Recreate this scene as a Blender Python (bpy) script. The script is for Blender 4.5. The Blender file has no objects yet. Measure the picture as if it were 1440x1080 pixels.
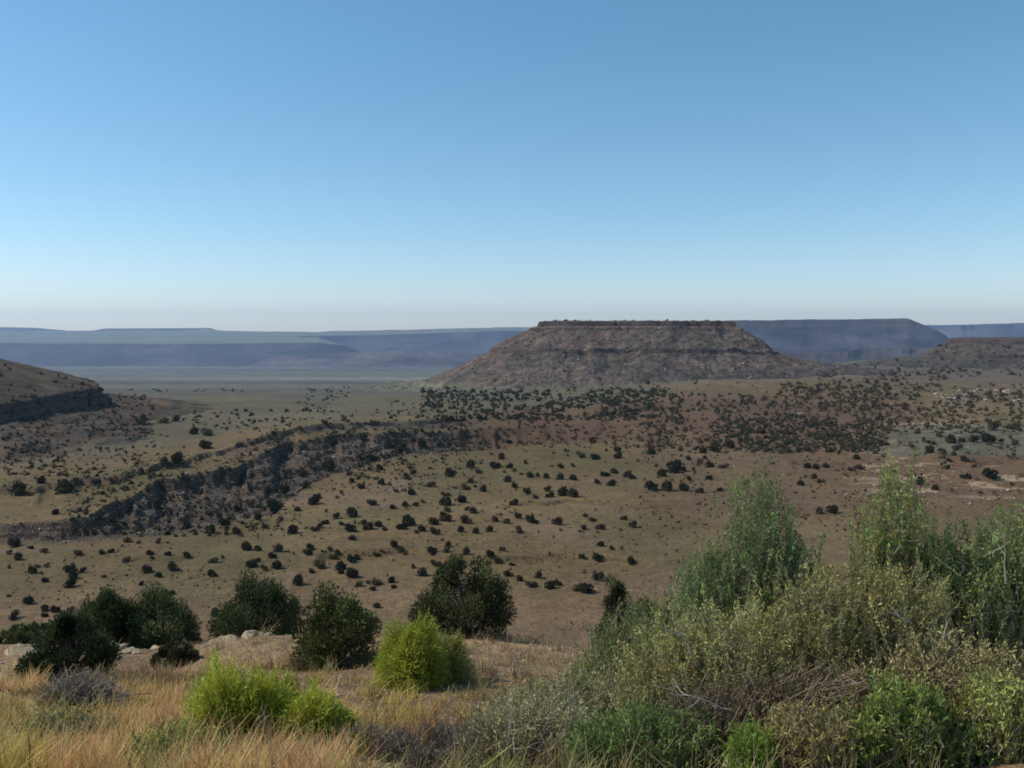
import bpy, math
import numpy as np
from mathutils import Vector

S = bpy.context.scene
R = math.radians
# ------------------------------------------------------------------ camera, sky, sun, exposure
F = 1250.0            # focal length in units of a 1440 px wide frame
HOR = 466.0           # row of the true horizon in that frame
PITCH = math.atan((540 - HOR) / F)
cam_d = bpy.data.cameras.new('camera'); cam = bpy.data.objects.new('camera', cam_d)
S.collection.objects.link(cam); S.camera = cam
cam.location = (0, 0, 0); cam.rotation_euler = (R(90) - PITCH, 0, 0)
cam_d.sensor_width = 36; cam_d.lens = 36 * F / 1440
cam_d.clip_start = 0.1; cam_d.clip_end = 90000

SUN_EL, SUN_AZ = 44, -86          # azimuth measured from the view direction (+Y), negative = left
w = bpy.data.worlds.new('World'); S.world = w; w.use_nodes = True
nt = w.node_tree; nt.nodes.clear()
sky = nt.nodes.new('ShaderNodeTexSky'); sky.sky_type = 'NISHITA'; sky.sun_disc = False
sky.sun_elevation = R(SUN_EL); sky.sun_rotation = R(SUN_AZ)
sky.altitude = 1700; sky.air_density = 1.0; sky.dust_density = 1.2; sky.ozone_density = 1.8
bg = nt.nodes.new('ShaderNodeBackground'); bg.inputs[1].default_value = 0.148
wo = nt.nodes.new('ShaderNodeOutputWorld')
# desert dust: the sky is neutral and pale at the horizon, clear blue higher up
tc = nt.nodes.new('ShaderNodeTexCoord'); sp_ = nt.nodes.new('ShaderNodeSeparateXYZ'); rp_ = nt.nodes.new('ShaderNodeValToRGB')
nt.links.new(tc.outputs['Generated'], sp_.inputs[0]); nt.links.new(sp_.outputs[2], rp_.inputs[0])
e = rp_.color_ramp.elements; e[0].position = 0; e[0].color = (.97, .93, .98, 1); e[1].position = .30; e[1].color = (.70, 1.02, 1.01, 1)
m_ = rp_.color_ramp.elements.new(.11); m_.color = (.82, .96, .96, 1)
tintn = nt.nodes.new('ShaderNodeVectorMath'); tintn.operation = 'MULTIPLY'
nt.links.new(sky.outputs[0], tintn.inputs[0]); nt.links.new(rp_.outputs[0], tintn.inputs[1]); nt.links.new(tintn.outputs[0], bg.inputs[0]); nt.links.new(bg.outputs[0], wo.inputs[0])

sd = bpy.data.lights.new('sun', 'SUN'); sun = bpy.data.objects.new('sun', sd)
S.collection.objects.link(sun)
sd.energy = 3.2; sd.angle = R(0.55); sd.color = (1.0, 0.94, 0.86)
dirs = Vector((math.sin(R(SUN_AZ)) * math.cos(R(SUN_EL)), math.cos(R(SUN_AZ)) * math.cos(R(SUN_EL)), math.sin(R(SUN_EL))))
sun.rotation_euler = dirs.to_track_quat('Z', 'Y').to_euler(); sun.location = (0, 0, 200)
S.view_settings.view_transform = 'Standard'; S.view_settings.look = 'None'
S.view_settings.exposure = 0.0; S.view_settings.gamma = 1
try:
    S.cycles.volume_bounces = 1; S.cycles.transparent_max_bounces = 8
    S.cycles.filter_width = 1.7; S.cycles.volume_step_rate = 8
except Exception: pass

rng = np.random.default_rng(7)
# ------------------------------------------------------------------ noise
def _hash(ix, iy, s):
    h = (ix.astype(np.int64) * 374761393 + iy.astype(np.int64) * 668265263 + s * 974634777) & 0xffffffff
    h = ((h ^ (h >> 13)) * 1274126177) & 0xffffffff
    h = (h ^ (h >> 16)) & 0xffffffff
    h = (h * 2246822519) & 0xffffffff
    return ((h ^ (h >> 15)) & 0xffffff) / float(0xffffff)
def vnoise(x, y, s=0):
    ix = np.floor(x); iy = np.floor(y); fx = x - ix; fy = y - iy
    fx = fx * fx * fx * (fx * (fx * 6 - 15) + 10); fy = fy * fy * fy * (fy * (fy * 6 - 15) + 10)
    a = _hash(ix, iy, s); b = _hash(ix + 1, iy, s); c = _hash(ix, iy + 1, s); d = _hash(ix + 1, iy + 1, s)
    return (a * (1 - fx) + b * fx) * (1 - fy) + (c * (1 - fx) + d * fx) * fy
def fbm(x, y, wl, octv=4, s=0, gain=0.5):
    t = 0; a = 1; n = 0
    for k in range(octv):
        ca, sa = math.cos(0.6 * k + .3), math.sin(0.6 * k + .3)
        xx = (x * ca - y * sa) / wl; yy = (x * sa + y * ca) / wl
        t = t + a * (vnoise(xx, yy, s + k * 17) * 2 - 1); n += a; a *= gain; wl = wl / 2.03
    return t / n
def ss(a, b, x):
    t = np.clip((x - a) / (b - a), 0, 1); return t * t * (3 - 2 * t)

# ------------------------------------------------------------------ mesh helpers
def mesh_from(name, V, Fc, mats=(), smooth=False, col=None, matidx=None):
    V = np.asarray(V, dtype=np.float32); Fc = np.asarray(Fc, dtype=np.int32)
    me = bpy.data.meshes.new(name); n, k = Fc.shape
    me.vertices.add(len(V)); me.vertices.foreach_set('co', V.ravel())
    me.loops.add(n * k); me.loops.foreach_set('vertex_index', Fc.ravel())
    me.polygons.add(n); me.polygons.foreach_set('loop_start', np.arange(0, n * k, k, dtype=np.int32))
    me.polygons.foreach_set('loop_total', np.full(n, k, dtype=np.int32))
    me.polygons.foreach_set('use_smooth', np.full(n, smooth, dtype=bool))
    for m in mats: me.materials.append(m)
    if matidx is not None: me.polygons.foreach_set('material_index', np.asarray(matidx, dtype=np.int32))
    me.update(calc_edges=True)
    if col is not None:
        c = np.ones((len(V), 4), dtype=np.float32); c[:, :3] = col
        at = me.color_attributes.new('tint', 'FLOAT_COLOR', 'POINT'); at.data.foreach_set('color', c.ravel())
    return me
def link(name, me, parent=None, loc=None, rotz=0, label=None, cat=None, group=None, kind=None):
    o = bpy.data.objects.new(name, me); S.collection.objects.link(o)
    if parent is not None: o.parent = parent
    if loc is not None: o.location = loc
    if rotz: o.rotation_euler = (0, 0, rotz)
    if label: o['label'] = label
    if cat: o['category'] = cat
    if group: o['group'] = group
    if kind: o['kind'] = kind
    return o

# ------------------------------------------------------------------ materials
def mat_base(name):
    m = bpy.data.materials.new(name); m.use_nodes = True; n = m.node_tree.nodes
    b = n['Principled BSDF']; b.inputs['Roughness'].default_value = 0.95
    b.inputs['Specular IOR Level'].default_value = 0.15
    return m, m.node_tree, b
def N(t, typ, **kw):
    n = t.nodes.new(typ)
    for k, v in kw.items(): setattr(n, k, v)
    return n
def noise_mul(t, src, pos, scale, lo, hi, detail=5, rough=.6):
    """multiply colour src by a noise in lo..hi"""
    nz = N(t, 'ShaderNodeTexNoise'); nz.inputs['Scale'].default_value = scale
    nz.inputs['Detail'].default_value = detail; nz.inputs['Roughness'].default_value = rough
    t.links.new(pos, nz.inputs['Vector'])
    mr = N(t, 'ShaderNodeMapRange'); mr.inputs[1].default_value = .3; mr.inputs[2].default_value = .7
    mr.inputs[3].default_value = lo; mr.inputs[4].default_value = hi
    t.links.new(nz.outputs['Fac'], mr.inputs[0])
    vm = N(t, 'ShaderNodeVectorMath', operation='SCALE')
    t.links.new(src, vm.inputs[0]); t.links.new(mr.outputs[0], vm.inputs['Scale'])
    return vm.outputs[0], nz
def terrain_mat(name, scales, bump_scale, bump_dist, rock=None, strata=None, patch=None):
    m, t, b = mat_base(name)
    at = N(t, 'ShaderNodeAttribute', attribute_name='tint')
    geo = N(t, 'ShaderNodeNewGeometry'); pos = geo.outputs['Position']
    c = at.outputs['Color']
    for sc, lo, hi in scales: c, nz = noise_mul(t, c, pos, sc, lo, hi)
    if patch:
        pc, psc, p0, p1 = patch
        pn = N(t, 'ShaderNodeTexNoise'); pn.inputs['Scale'].default_value = psc; pn.inputs['Detail'].default_value = 6
        pn.inputs['Roughness'].default_value = .7
        t.links.new(pos, pn.inputs['Vector'])
        pr = N(t, 'ShaderNodeMapRange'); pr.inputs[1].default_value = p0; pr.inputs[2].default_value = p1
        t.links.new(pn.outputs['Fac'], pr.inputs[0])
        mx = N(t, 'ShaderNodeMix', data_type='RGBA'); t.links.new(pr.outputs[0], mx.inputs[0])
        t.links.new(c, mx.inputs[6]); mx.inputs[7].default_value = (*pc, 1); c = mx.outputs[2]
    if rock:
        sep = N(t, 'ShaderNodeSeparateXYZ'); t.links.new(geo.outputs['True Normal'], sep.inputs[0])
        mr = N(t, 'ShaderNodeMapRange'); mr.inputs[1].default_value = rock[1]; mr.inputs[2].default_value = rock[2]
        mr.inputs[3].default_value = 1; mr.inputs[4].default_value = 0
        t.links.new(sep.outputs[2], mr.inputs[0])
        # rock colour with horizontal beds
        mp = N(t, 'ShaderNodeMapping'); mp.inputs['Scale'].default_value = (.05, .05, 1)
        t.links.new(pos, mp.inputs[0])
        rn = N(t, 'ShaderNodeTexNoise'); rn.inputs['Scale'].default_value = rock[3]; rn.inputs['Detail'].default_value = 6
        t.links.new(mp.outputs[0], rn.inputs['Vector'])
        cr = N(t, 'ShaderNodeValToRGB'); e = cr.color_ramp.elements
        rc = rock[0]
        e[0].position = .3; e[0].color = (rc[0] * .5, rc[1] * .5, rc[2] * .52, 1)
        e[1].position = .7; e[1].color = (rc[0] * 1.35, rc[1] * 1.35, rc[2] * 1.35, 1)
        t.links.new(rn.outputs['Fac'], cr.inputs[0])
        mx = N(t, 'ShaderNodeMix', data_type='RGBA'); t.links.new(mr.outputs[0], mx.inputs[0])
        t.links.new(c, mx.inputs[6]); t.links.new(cr.outputs[0], mx.inputs[7]); c = mx.outputs[2]
    t.links.new(c, b.inputs['Base Color'])
    bn = N(t, 'ShaderNodeTexNoise'); bn.inputs['Scale'].default_value = bump_scale; bn.inputs['Detail'].default_value = 6
    bn.inputs['Roughness'].default_value = .65
    t.links.new(pos, bn.inputs['Vector'])
    bp = N(t, 'ShaderNodeBump'); bp.inputs['Distance'].default_value = bump_dist; bp.inputs['Strength'].default_value = .8
    t.links.new(bn.outputs['Fac'], bp.inputs['Height']); t.links.new(bp.outputs[0], b.inputs['Normal'])
    return m
def leaf_mat(name, trans=.3, rough=.75):
    m, t, b = mat_base(name); b.inputs['Roughness'].default_value = rough
    at = N(t, 'ShaderNodeAttribute', attribute_name='tint')
    oi = N(t, 'ShaderNodeObjectInfo')
    mr = N(t, 'ShaderNodeMapRange'); mr.inputs[3].default_value = .78; mr.inputs[4].default_value = 1.22
    t.links.new(oi.outputs['Random'], mr.inputs[0])
    vm = N(t, 'ShaderNodeVectorMath', operation='SCALE'); t.links.new(at.outputs['Color'], vm.inputs[0])
    t.links.new(mr.outputs[0], vm.inputs['Scale'])
    t.links.new(vm.outputs[0], b.inputs['Base Color'])
    if trans > 0:
        tr = N(t, 'ShaderNodeBsdfTranslucent'); t.links.new(vm.outputs[0], tr.inputs[0])
        mx = N(t, 'ShaderNodeMixShader'); mx.inputs[0].default_value = trans
        t.links.new(b.outputs[0], mx.inputs[1]); t.links.new(tr.outputs[0], mx.inputs[2])
        t.links.new(mx.outputs[0], t.nodes['Material Output'].inputs[0])
    return m
def wood_mat(name, col, sc=60):
    m, t, b = mat_base(name)
    geo = N(t, 'ShaderNodeTexCoord')
    rgb = N(t, 'ShaderNodeRGB'); rgb.outputs[0].default_value = (*col, 1)
    c, _ = noise_mul(t, rgb.outputs[0], geo.outputs['Object'], sc, .5, 1.4)
    t.links.new(c, b.inputs['Base Color']); return m

M_ground = terrain_mat('valley ground', [(.012, .82, 1.18), (.09, .84, 1.16), (.6, .72, 1.28), (4, .72, 1.28)], 1.0, .7,
                       rock=((.115, .078, .055), .60, .80, 1.3))
M_hill = terrain_mat('red hillside', [(.02, .8, 1.2), (.12, .7, 1.3), (.7, .75, 1.25)], .8, 1.0,
                     rock=((.11, .075, .058), .60, .80, .9))
M_mesa = terrain_mat('mesa slope', [(.01, .8, 1.2), (.06, .6, 1.4), (.35, .6, 1.4)], .25, 3.0,
                     rock=((.10, .072, .06), .60, .82, .5))
M_far = terrain_mat('distant plateau', [(.0012, .8, 1.2), (.006, .75, 1.25)], .004, 60,
                    rock=((.11, .08, .07), (.70), .88, .012))
M_leaf = leaf_mat('leaves', .35)
M_needle = leaf_mat('juniper scale leaves', .12, .85)
M_grass = leaf_mat('dry grass', .35)
M_bark = wood_mat('juniper bark', (.16, .12, .095))
M_twig = wood_mat('grey twigs', (.34, .28, .21))
M_bleach = wood_mat('bleached twigs', (.42, .36, .29))
M_brown = wood_mat('brown dead twigs', (.25, .175, .11))
def stone_mat():
    m, t, b = mat_base('stone'); at = N(t, 'ShaderNodeAttribute', attribute_name='tint')
    tc = N(t, 'ShaderNodeTexCoord')
    c, nz = noise_mul(t, at.outputs['Color'], tc.outputs['Object'], 3, .65, 1.3)
    t.links.new(c, b.inputs['Base Color'])
    bp = N(t, 'ShaderNodeBump'); bp.inputs['Distance'].default_value = .05
    t.links.new(nz.outputs['Fac'], bp.inputs['Height']); t.links.new(bp.outputs[0], b.inputs['Normal'])
    return m
M_stone = stone_mat()

# ------------------------------------------------------------------ terrain heights
PX   = np.array([-900,  0,  60, 115, 150, 172, 215, 260, 300, 330, 385, 405, 437, 480, 560, 650, 750, 850, 1000, 1150, 1300, 1440, 2300.])
FOOT = np.array([770, 765, 765, 762, 760, 754, 752, 746, 738, 728, 720, 695, 678, 662, 642, 632, 628, 625, 628, 642, 690, 690, 690.])
RIMY = np.array([745, 740, 737, 734, 710, 705, 676, 669, 662, 657, 630, 624, 620, 613, 607, 604, 600, 595, 590, 632, 650, 650, 650.])
RIMZ = -np.array([56, 56, 55.5, 55, 53.8, 53.5, 52.7, 52.5, 52, 51.5, 51, 51, 51, 51, 51, 52, 53, 54, 54, 58.5, 57, 57, 57.])
STY  = np.array([700, 690, 682, 674, 673, 670, 655, 645, 636, 624, 612, 604, 598, 595, 592, 588, 583, 572, 555, 560, 565, 565, 565.])
STZ  = -np.array([52, 52, 52, 51, 51, 50.8, 50, 49.5, 48.8, 48, 47.3, 46.5, 46, 46.5, 47.5, 49.5, 50.5, 50, 49, 54, 56, 56, 56.])
CLF  = np.array([1, 1, 1, 1, 1, 1, 1, 1, 1, 1, 1, 1, 1, 1, 1, .8, .15, .0, .0, 1, .3, .3, 0.])
ZV = -60.0
def yz(z, row): return -z * F / (row - HOR)
DF = yz(ZV, FOOT); DR = np.maximum(yz(RIMZ, RIMY), DF + 4); DS = np.maximum(yz(STZ, STY), DR + 8)
c_ = lambda *a: np.interp(PX, [0, 500, 900, 1100, 1250, 1440], a)
LD = [np.full_like(PX, 23.), np.full_like(PX, 31.), np.full_like(PX, 120.), np.full_like(PX, 150.), DF,
      np.where(CLF > .5, DR - 1.2, DF * .5 + DR * .5), DR, DS - 1.3, DS,
      np.maximum(c_(640, 640, 700, 760, 760, 760), DS + 60), c_(830, 830, 850, 860, 860, 860), c_(1100, 1100, 1150, 1200, 1200, 1200),
      c_(1900, 1900, 1800, 1700, 1700, 1700), c_(4300, 4300, 3500, 2600, 2600, 2600), c_(10000, 10000, 10000, 9000, 9000, 9000), np.full_like(PX, 21000.)]
hz = RIMZ - ZV
LZ = [np.full_like(PX, -8.3), np.full_like(PX, -12.), np.full_like(PX, -53.), np.full_like(PX, -59.5), np.full_like(PX, ZV),
      ZV + hz * np.where(CLF > .5, .45, .5), RIMZ, STZ - np.where(CLF > .5, 1.9, .2), STZ,
      c_(-57, -57, -53, -50, -57, -58), c_(-66, -66, -53, -49, -57, -60), c_(-77, -77, -72, -60, -62, -64),
      c_(-123, -123, -110, -66, -66, -67), c_(-232, -232, -200, -150, -150, -150), c_(-392, -392, -392, -392, -392, -392), np.full_like(PX, -430.)]
LD = np.array(LD); LZ = np.array(LZ)
PFINE = np.arange(-900, 2301, 4.0)
LDf = np.array([np.interp(PFINE, PX, r) for r in LD]); LZf = np.array([np.interp(PFINE, PX, r) for r in LZ])
# wiggle the rim lines so cliffs are not smooth curves
wig = (fbm(PFINE, PFINE * 0, 60, 3, 5)) * 9 + fbm(PFINE, PFINE * 0, 14, 2, 8) * 4
wig *= np.interp(PFINE, [0, 130, 220, 500, 700], [.2, .25, 1, 1, .6])
for k in (5, 6): LDf[k] += wig
cb = np.clip(.74 + .9 * fbm(PFINE, PFINE * 0, 45, 3, 25), .45, .95)
cb = np.maximum(cb, np.interp(PFINE, [110, 120, 150, 158, 172, 182, 212, 222, 330, 345, 380, 392], [0, .96, .96, 0, 0, .96, .96, 0, 0, .96, .96, 0]))
cb = np.where(PFINE < 108, .18, cb)
LZf[5] = np.where(PFINE < 700, ZV + (LZf[6] - ZV) * cb, LZf[5])
wig2 = fbm(PFINE, PFINE * 0, 50, 3, 15) * 8 + fbm(PFINE, PFINE * 0, 14, 2, 18) * 3
for k in (7, 8): LDf[k] += wig2
LDf = np.maximum.accumulate(LDf + np.arange(len(LDf))[:, None] * .05, axis=0)

WASH = [([(740, 722), (800, 716), (850, 722), (900, 728), (960, 737)], 1.6, 2.0),
        ([(470, 800), (560, 797), (640, 806), (720, 806), (800, 803), (870, 806), (900, 812)], 1.6, 2.6),
        ([(500, 671), (560, 681), (620, 676), (700, 680)], .9, 1.5),
        ([(195, 802), (235, 801), (265, 798)], .8, 1.5),
        ([(1080, 640), (1160, 642), (1240, 640)], 1.0, 2.0),
        ([(150, 551), (300, 545), (460, 547), (600, 545)], 5, 14)]
def seg_dist(X, Y, pts):
    d = np.full(np.shape(X), 1e9)
    for (ax, ay), (bx, by) in zip(pts[:-1], pts[1:]):
        vx, vy = bx - ax, by - ay; L = vx * vx + vy * vy
        t = np.clip(((X - ax) * vx + (Y - ay) * vy) / L, 0, 1)
        d = np.minimum(d, np.hypot(X - ax - t * vx, Y - ay - t * vy))
    return d
def px2w(px, py, z): D = -z * F / (py - HOR); return ((px - 720) / F * D, D)

TMAX = math.tan(R(50))
def ground_h(X, Y):
    th = np.arctan2(X, Y); r = np.hypot(X, Y)
    thc = np.clip(th, -R(50), R(50)); tn = np.tan(thc); D = r * np.cos(thc); px = 720 + F * tn
    # near field: the brow of the hill the viewer stands on
    zn = np.interp(D, [0, 1.5, 4, 7, 10, 14, 18, 21, 23.5, 31, 60], [-1.75, -1.8, -2.25, -3.2, -4.35, -5.8, -7.15, -7.85, -8.6, -12, -25])
    zn = zn + fbm(X, Y, 5, 4, 31) * .32 * ss(1, 6, D) + fbm(X, Y, 11, 2, 37) * .5 * ss(4, 12, D)
    zn = zn + .3 * np.exp(-((px - 330) / 110) ** 2 - ((D - 21) / 3) ** 2) - .8 * ss(-150, 120, 300 - px) * 0
    fi = np.clip((px + 900) / 4.0, 0, len(PFINE) - 1.001); i0 = fi.astype(int); fr = fi - i0
    z = np.zeros_like(D); K = len(LDf)
    Dk = [LDf[k][i0] * (1 - fr) + LDf[k][i0 + 1] * fr for k in range(K)]
    Zk = [LZf[k][i0] * (1 - fr) + LZf[k][i0 + 1] * fr for k in range(K)]
    z = Zk[0].copy()
    for k in range(K - 1):
        t = np.clip((D - Dk[k]) / np.maximum(Dk[k + 1] - Dk[k], .01), 0, 1)
        z = np.where(D > Dk[k], Zk[k] * (1 - t) + Zk[k + 1] * t, z)
    talus = ss(Dk[4] - 6, Dk[4] + 4, D) * (1 - ss(Dk[5] - 2, Dk[5] + 1, D)) * np.interp(px, [600, 800, 1200], [1, .25, .25])
    plate = ss(Dk[6], Dk[6] + 5, D) * (1 - ss(900, 1400, D))
    z = z + fbm(X, Y, 90, 3, 3) * np.interp(D, [80, 160, 250, 600, 1500, 4000], [0, .9, 1.0, 1.6, 4, 6]) * (1 + .5 * ss(800, 1000, px))
    z = z + fbm(X, Y, 14, 4, 4) * np.interp(D, [80, 160, 600, 1200], [0, .32, .7, 1.5])
    z = z + talus * (fbm(X, Y, 7, 5, 21, .7) * 2.4) 
    q = z / 2.3 + fbm(X, Y, 30, 3, 76) * .9; z = z + talus * ((np.floor(q) + ss(.82, 1, q - np.floor(q))) - q) * 2.0
    # little bedrock ledges on the left plateau
    lf = plate * (1 - ss(330, 420, px)) * (1 - ss(0, 60, D - Dk[8]))
    q = z / 1.1 + fbm(X, Y, 30, 2, 77) * 1.1; z = z + lf * ((np.floor(q) + ss(.8, 1, q - np.floor(q))) - q) * .9
    rt = ss(930, 1150, px) * ss(300, 340, D) * (1 - ss(460, 560, D))
    q = z / 1.5 + fbm(X, Y, 40, 3, 78) * 1.3; z = z + rt * ((np.floor(q) + ss(.8, 1, q - np.floor(q))) - q) * 1.3
    z = z - talus * 0
    for pts, dep, wd in WASH:
        zz = -62 if dep < 3 else -75
        P = [px2w(a, b, zz) for a, b in pts]
        d = seg_dist(X + fbm(X, Y, 20, 2, 55) * 3, Y + fbm(X, Y, 20, 2, 56) * 5, P)
        z = z - dep * (1 - ss(wd * .5, wd * 1.6, d))
    b = ss(22, 30, D)
    return zn * (1 - b) + z * b

def poly_sd(X, Y, P):
    """signed distance, positive outside, to closed polygon P"""
    d = seg_dist(X, Y, P + [P[0]]); ins = np.zeros(np.shape(X), bool)
    n = len(P)
    for i in range(n):
        (x0, y0), (x1, y1) = P[i], P[(i + 1) % n]
        c = ((y0 > Y) != (y1 > Y)) & (X < (x1 - x0) * (Y - y0) / (y1 - y0 + 1e-12) + x0)
        ins ^= c
    return np.where(ins, -d, d)
HILLP = [(-276, 592), (-270, 530), (-264, 480), (-260, 440), (-292, 405), (-380, 380), (-520, 400), (-560, 560), (-520, 700), (-400, 740), (-320, 680)]
def hill_h(X, Y):
    d = poly_sd(X + fbm(X, Y, 30, 3, 41) * 6, Y + fbm(X, Y, 30, 3, 42) * 6, HILLP)
    dx, dy = X + 400, Y - 560; L = np.hypot(dx, dy) + 1e-6
    front = np.clip((dx * .5 - dy * .87) / L, 0, 1)
    wd = 78 + 100 * ss(.6, .95, front)
    t = np.clip(d / wd, 0, 3)
    out = -37.5 - 9.0 * ss(0, 1.8, d) - 11.5 * (1 - (1 - np.clip(t, 0, 1)) ** 1.25) - 12 * np.clip(t - 1, 0, 2)
    ins = -37.5 + np.interp(-d, [0, 8, 55, 70, 76, 110], [0, 2.5, 16, 20, 27, 30])
    z = np.where(d > 0, out, ins)
    g = np.clip(d / 10, 0, 1) * np.clip((wd * 1.1 - d) / 15, 0, 1)
    z = z + fbm(X, Y, 22, 4, 43, .55) * (1.6 * g + .7) + fbm(X, Y, 5, 3, 45) * .5
    return z
MESAP = [(42, 1400), (36, 1352), (80, 1338), (150, 1346), (220, 1334), (290, 1345), (333, 1352), (342, 1420), (318, 1560), (80, 1570)]
def mesa_h(X, Y):
    wx, wy = fbm(X, Y, 60, 4, 51), fbm(X, Y, 60, 4, 52)
    d = poly_sd(X + wx * 10, Y + wy * 12, MESAP)
    dr = ss(300, 480, X); dl = 1 - ss(-60, 60, X)
    k = 1 + .28 * (1 - ss(0, 1, np.abs((X - 190) / 330)))            # front is a little gentler than the flanks
    dd = d / k
    prof = np.interp(dd, [0, 1.5, 9, 11, 62, 64, 100, 150, 195, 260, 420], [0, 7, 10, 14, 40, 46, 64, 84, 97, 106, 125])
    profr = np.interp(dd, [0, 1.5, 6, 8, 46, 53, 100, 170, 240, 420], [0, 7, 9, 15, 38, 47, 58, 68, 76, 100])
    z = 15 - (prof * (1 - dr) + profr * dr)
    z = np.where(d < 0, 15 + np.clip(-d, 0, 20) * .05, z)
    g = np.clip(dd / 15, 0, 1)
    rid = np.abs(fbm(X * 1.0, Y * .35, 34, 4, 53)) 
    z = z + g * (-rid * 4.5 + 1.2) + fbm(X, Y, 11, 4, 54, .65) * (2.2 * g + .9)
    return z
MESA2P = [(835, 1700), (865, 1640), (990, 1600), (1500, 1560), (1600, 2250), (1110, 2200)]
def mesa2_h(X, Y):
    d = poly_sd(X + fbm(X, Y, 70, 4, 61) * 14, Y + fbm(X, Y, 70, 4, 62) * 14, MESA2P)
    prof = np.interp(d, [0, 2, 42, 48, 100, 200, 420], [0, 8, 26, 34, 46, 58, 80])
    z = -14.5 - prof; z = np.where(d < 0, -14.5, z)
    return z + np.clip(d / 15, 0, 1) * (-np.abs(fbm(X, Y, 45, 4, 63)) * 7 + 1) + fbm(X, Y, 13, 3, 64) * 1.6
def total_h(X, Y):
    z = ground_h(X, Y)
    for f, (x0, x1, y0, y1) in ((hill_h, (-620, -60, 200, 900)), (mesa_h, (-300, 800, 1000, 1800)), (mesa2_h, (500, 1700, 1300, 2400))):
        m = (X > x0) & (X < x1) & (Y > y0) & (Y < y1)
        if np.any(m):
            zz = f(X[m], Y[m]); z[m] = np.maximum(z[m], zz)
    return z

# ------------------------------------------------------------------ soil colours (what the soil itself is)
C = lambda *a: np.array(a, dtype=float)
TAN, OLIVE, REDS, GREYG, RUB, PALE, FGS = C(.185, .122, .056), C(.148, .112, .050), C(.150, .086, .050), C(.145, .135, .085), C(.105, .080, .062), C(.42, .29, .18), C(.37, .235, .12)
def mixc(c, d, t): return c * (1 - t[..., None]) + d * t[..., None]
def ground_col(X, Y, Z):
    th = np.clip(np.arctan2(X, Y), -R(50), R(50)); r = np.hypot(X, Y); D = r * np.cos(th); px = 720 + F * np.tan(th)
    c = np.broadcast_to(TAN, X.shape + (3,)).copy()
    c = mixc(c, OLIVE, ss(-.15, .25, fbm(X, Y, 45, 4, 91)) * .75)
    c = mixc(c, C(.22, .14, .09), ss(.1, .4, fbm(X, Y, 35, 4, 92)) * .55)
    fi = np.clip((px + 900) / 4.0, 0, len(PFINE) - 1.001).astype(int)
    dF, dR, dS = LDf[4][fi], LDf[6][fi], LDf[8][fi]
    tal = ss(dF - 8, dF + 2, D) * (1 - ss(dR - 2, dR + 1, D)) * (1 - ss(620, 740, px))
    c = mixc(c, RUB, tal * .9)
    tal2 = ss(dR + 6, dR + 14, D) * (1 - ss(dS + 2, dS + 8, D)) * (1 - ss(640, 700, px)) * ss(330, 400, px)
    c = mixc(c, RUB, tal2 * .8)
    red = ss(dF - 5, dF + 10, D) * (1 - ss(640, 820, D)) * ss(600, 700, px) * (1 - ss(1260, 1330, px) * ss(380, 420, D))
    c = mixc(c, REDS, red * (.65 + .35 * ss(-.3, .3, fbm(X, Y, 60, 3, 93))))
    red2 = ss(270, 330, D) * (1 - ss(395, 430, D)) * ss(1150, 1250, px)
    c = mixc(c, C(.175, .096, .052), red2 * .9)
    red3 = ss(235, 300, D) * (1 - ss(430, 500, D)) * ss(820, 1000, px)
    c = mixc(c, C(.158, .098, .054), red3 * .7)
    pale = rt = ss(1180, 1260, px) * ss(300, 330, D) * (1 - ss(520, 620, D)) * ss(.16, .24, fbm(X * .7, Y * 2.6, 22, 5, 95))
    c = mixc(c, PALE, pale * .75)
    gg = ss(1200, 1280, px) * ss(395, 420, D) * (1 - ss(500, 560, D)); c = mixc(c, GREYG, gg * .8)
    gp = ss(dS + 25, dS + 90, D) * (1 - ss(850, 1000, px)) ; c = mixc(c, C(.135, .112, .065), gp * .8)
    far = ss(700, 1300, D); c = mixc(c, C(.125, .113, .085), far * .9 * (1 - ss(1000, 1150, px)))
    rr = ss(800, 1300, D) * ss(950, 1100, px); c = mixc(c, C(.15, .11, .085), rr * .9)
    st = ss(1500, 2400, D); c = mixc(c, C(.20, .175, .125), ss(1800, 3500, D) * .9); b = fbm(X * .25, Y, 900, 4, 96); c = c * (1 + (st * b * .7)[..., None])
    c = mixc(c, C(.12, .115, .085), st * ss(.12, .3, fbm(X * .2, Y, 600, 4, 97)) * .7)
    c = mixc(c, C(.40, .37, .32), ss(335, 350, px) * (1 - ss(470, 485, px)) * ss(8900, 9000, D) * (1 - ss(9300, 9500, D)) * ss(-.2, .1, fbm(X, Y * .5, 300, 3, 88)))
    fg = 1 - ss(30, 60, D); c = mixc(c, FGS, fg)
    c = mixc(c, C(.27, .165, .09), fg * ss(-.1, .2, fbm(X, Y, 3, 4, 98)))
    c = mixc(c, C(.24, .14, .085), ss(40, 80, D) * (1 - ss(170, 215, D)) * .5)
    c = c * (1 + .5 * np.clip(tal + tal2, 0, 1) * fbm(X, Y, 5, 3, 99))[..., None]
    return c

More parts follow.
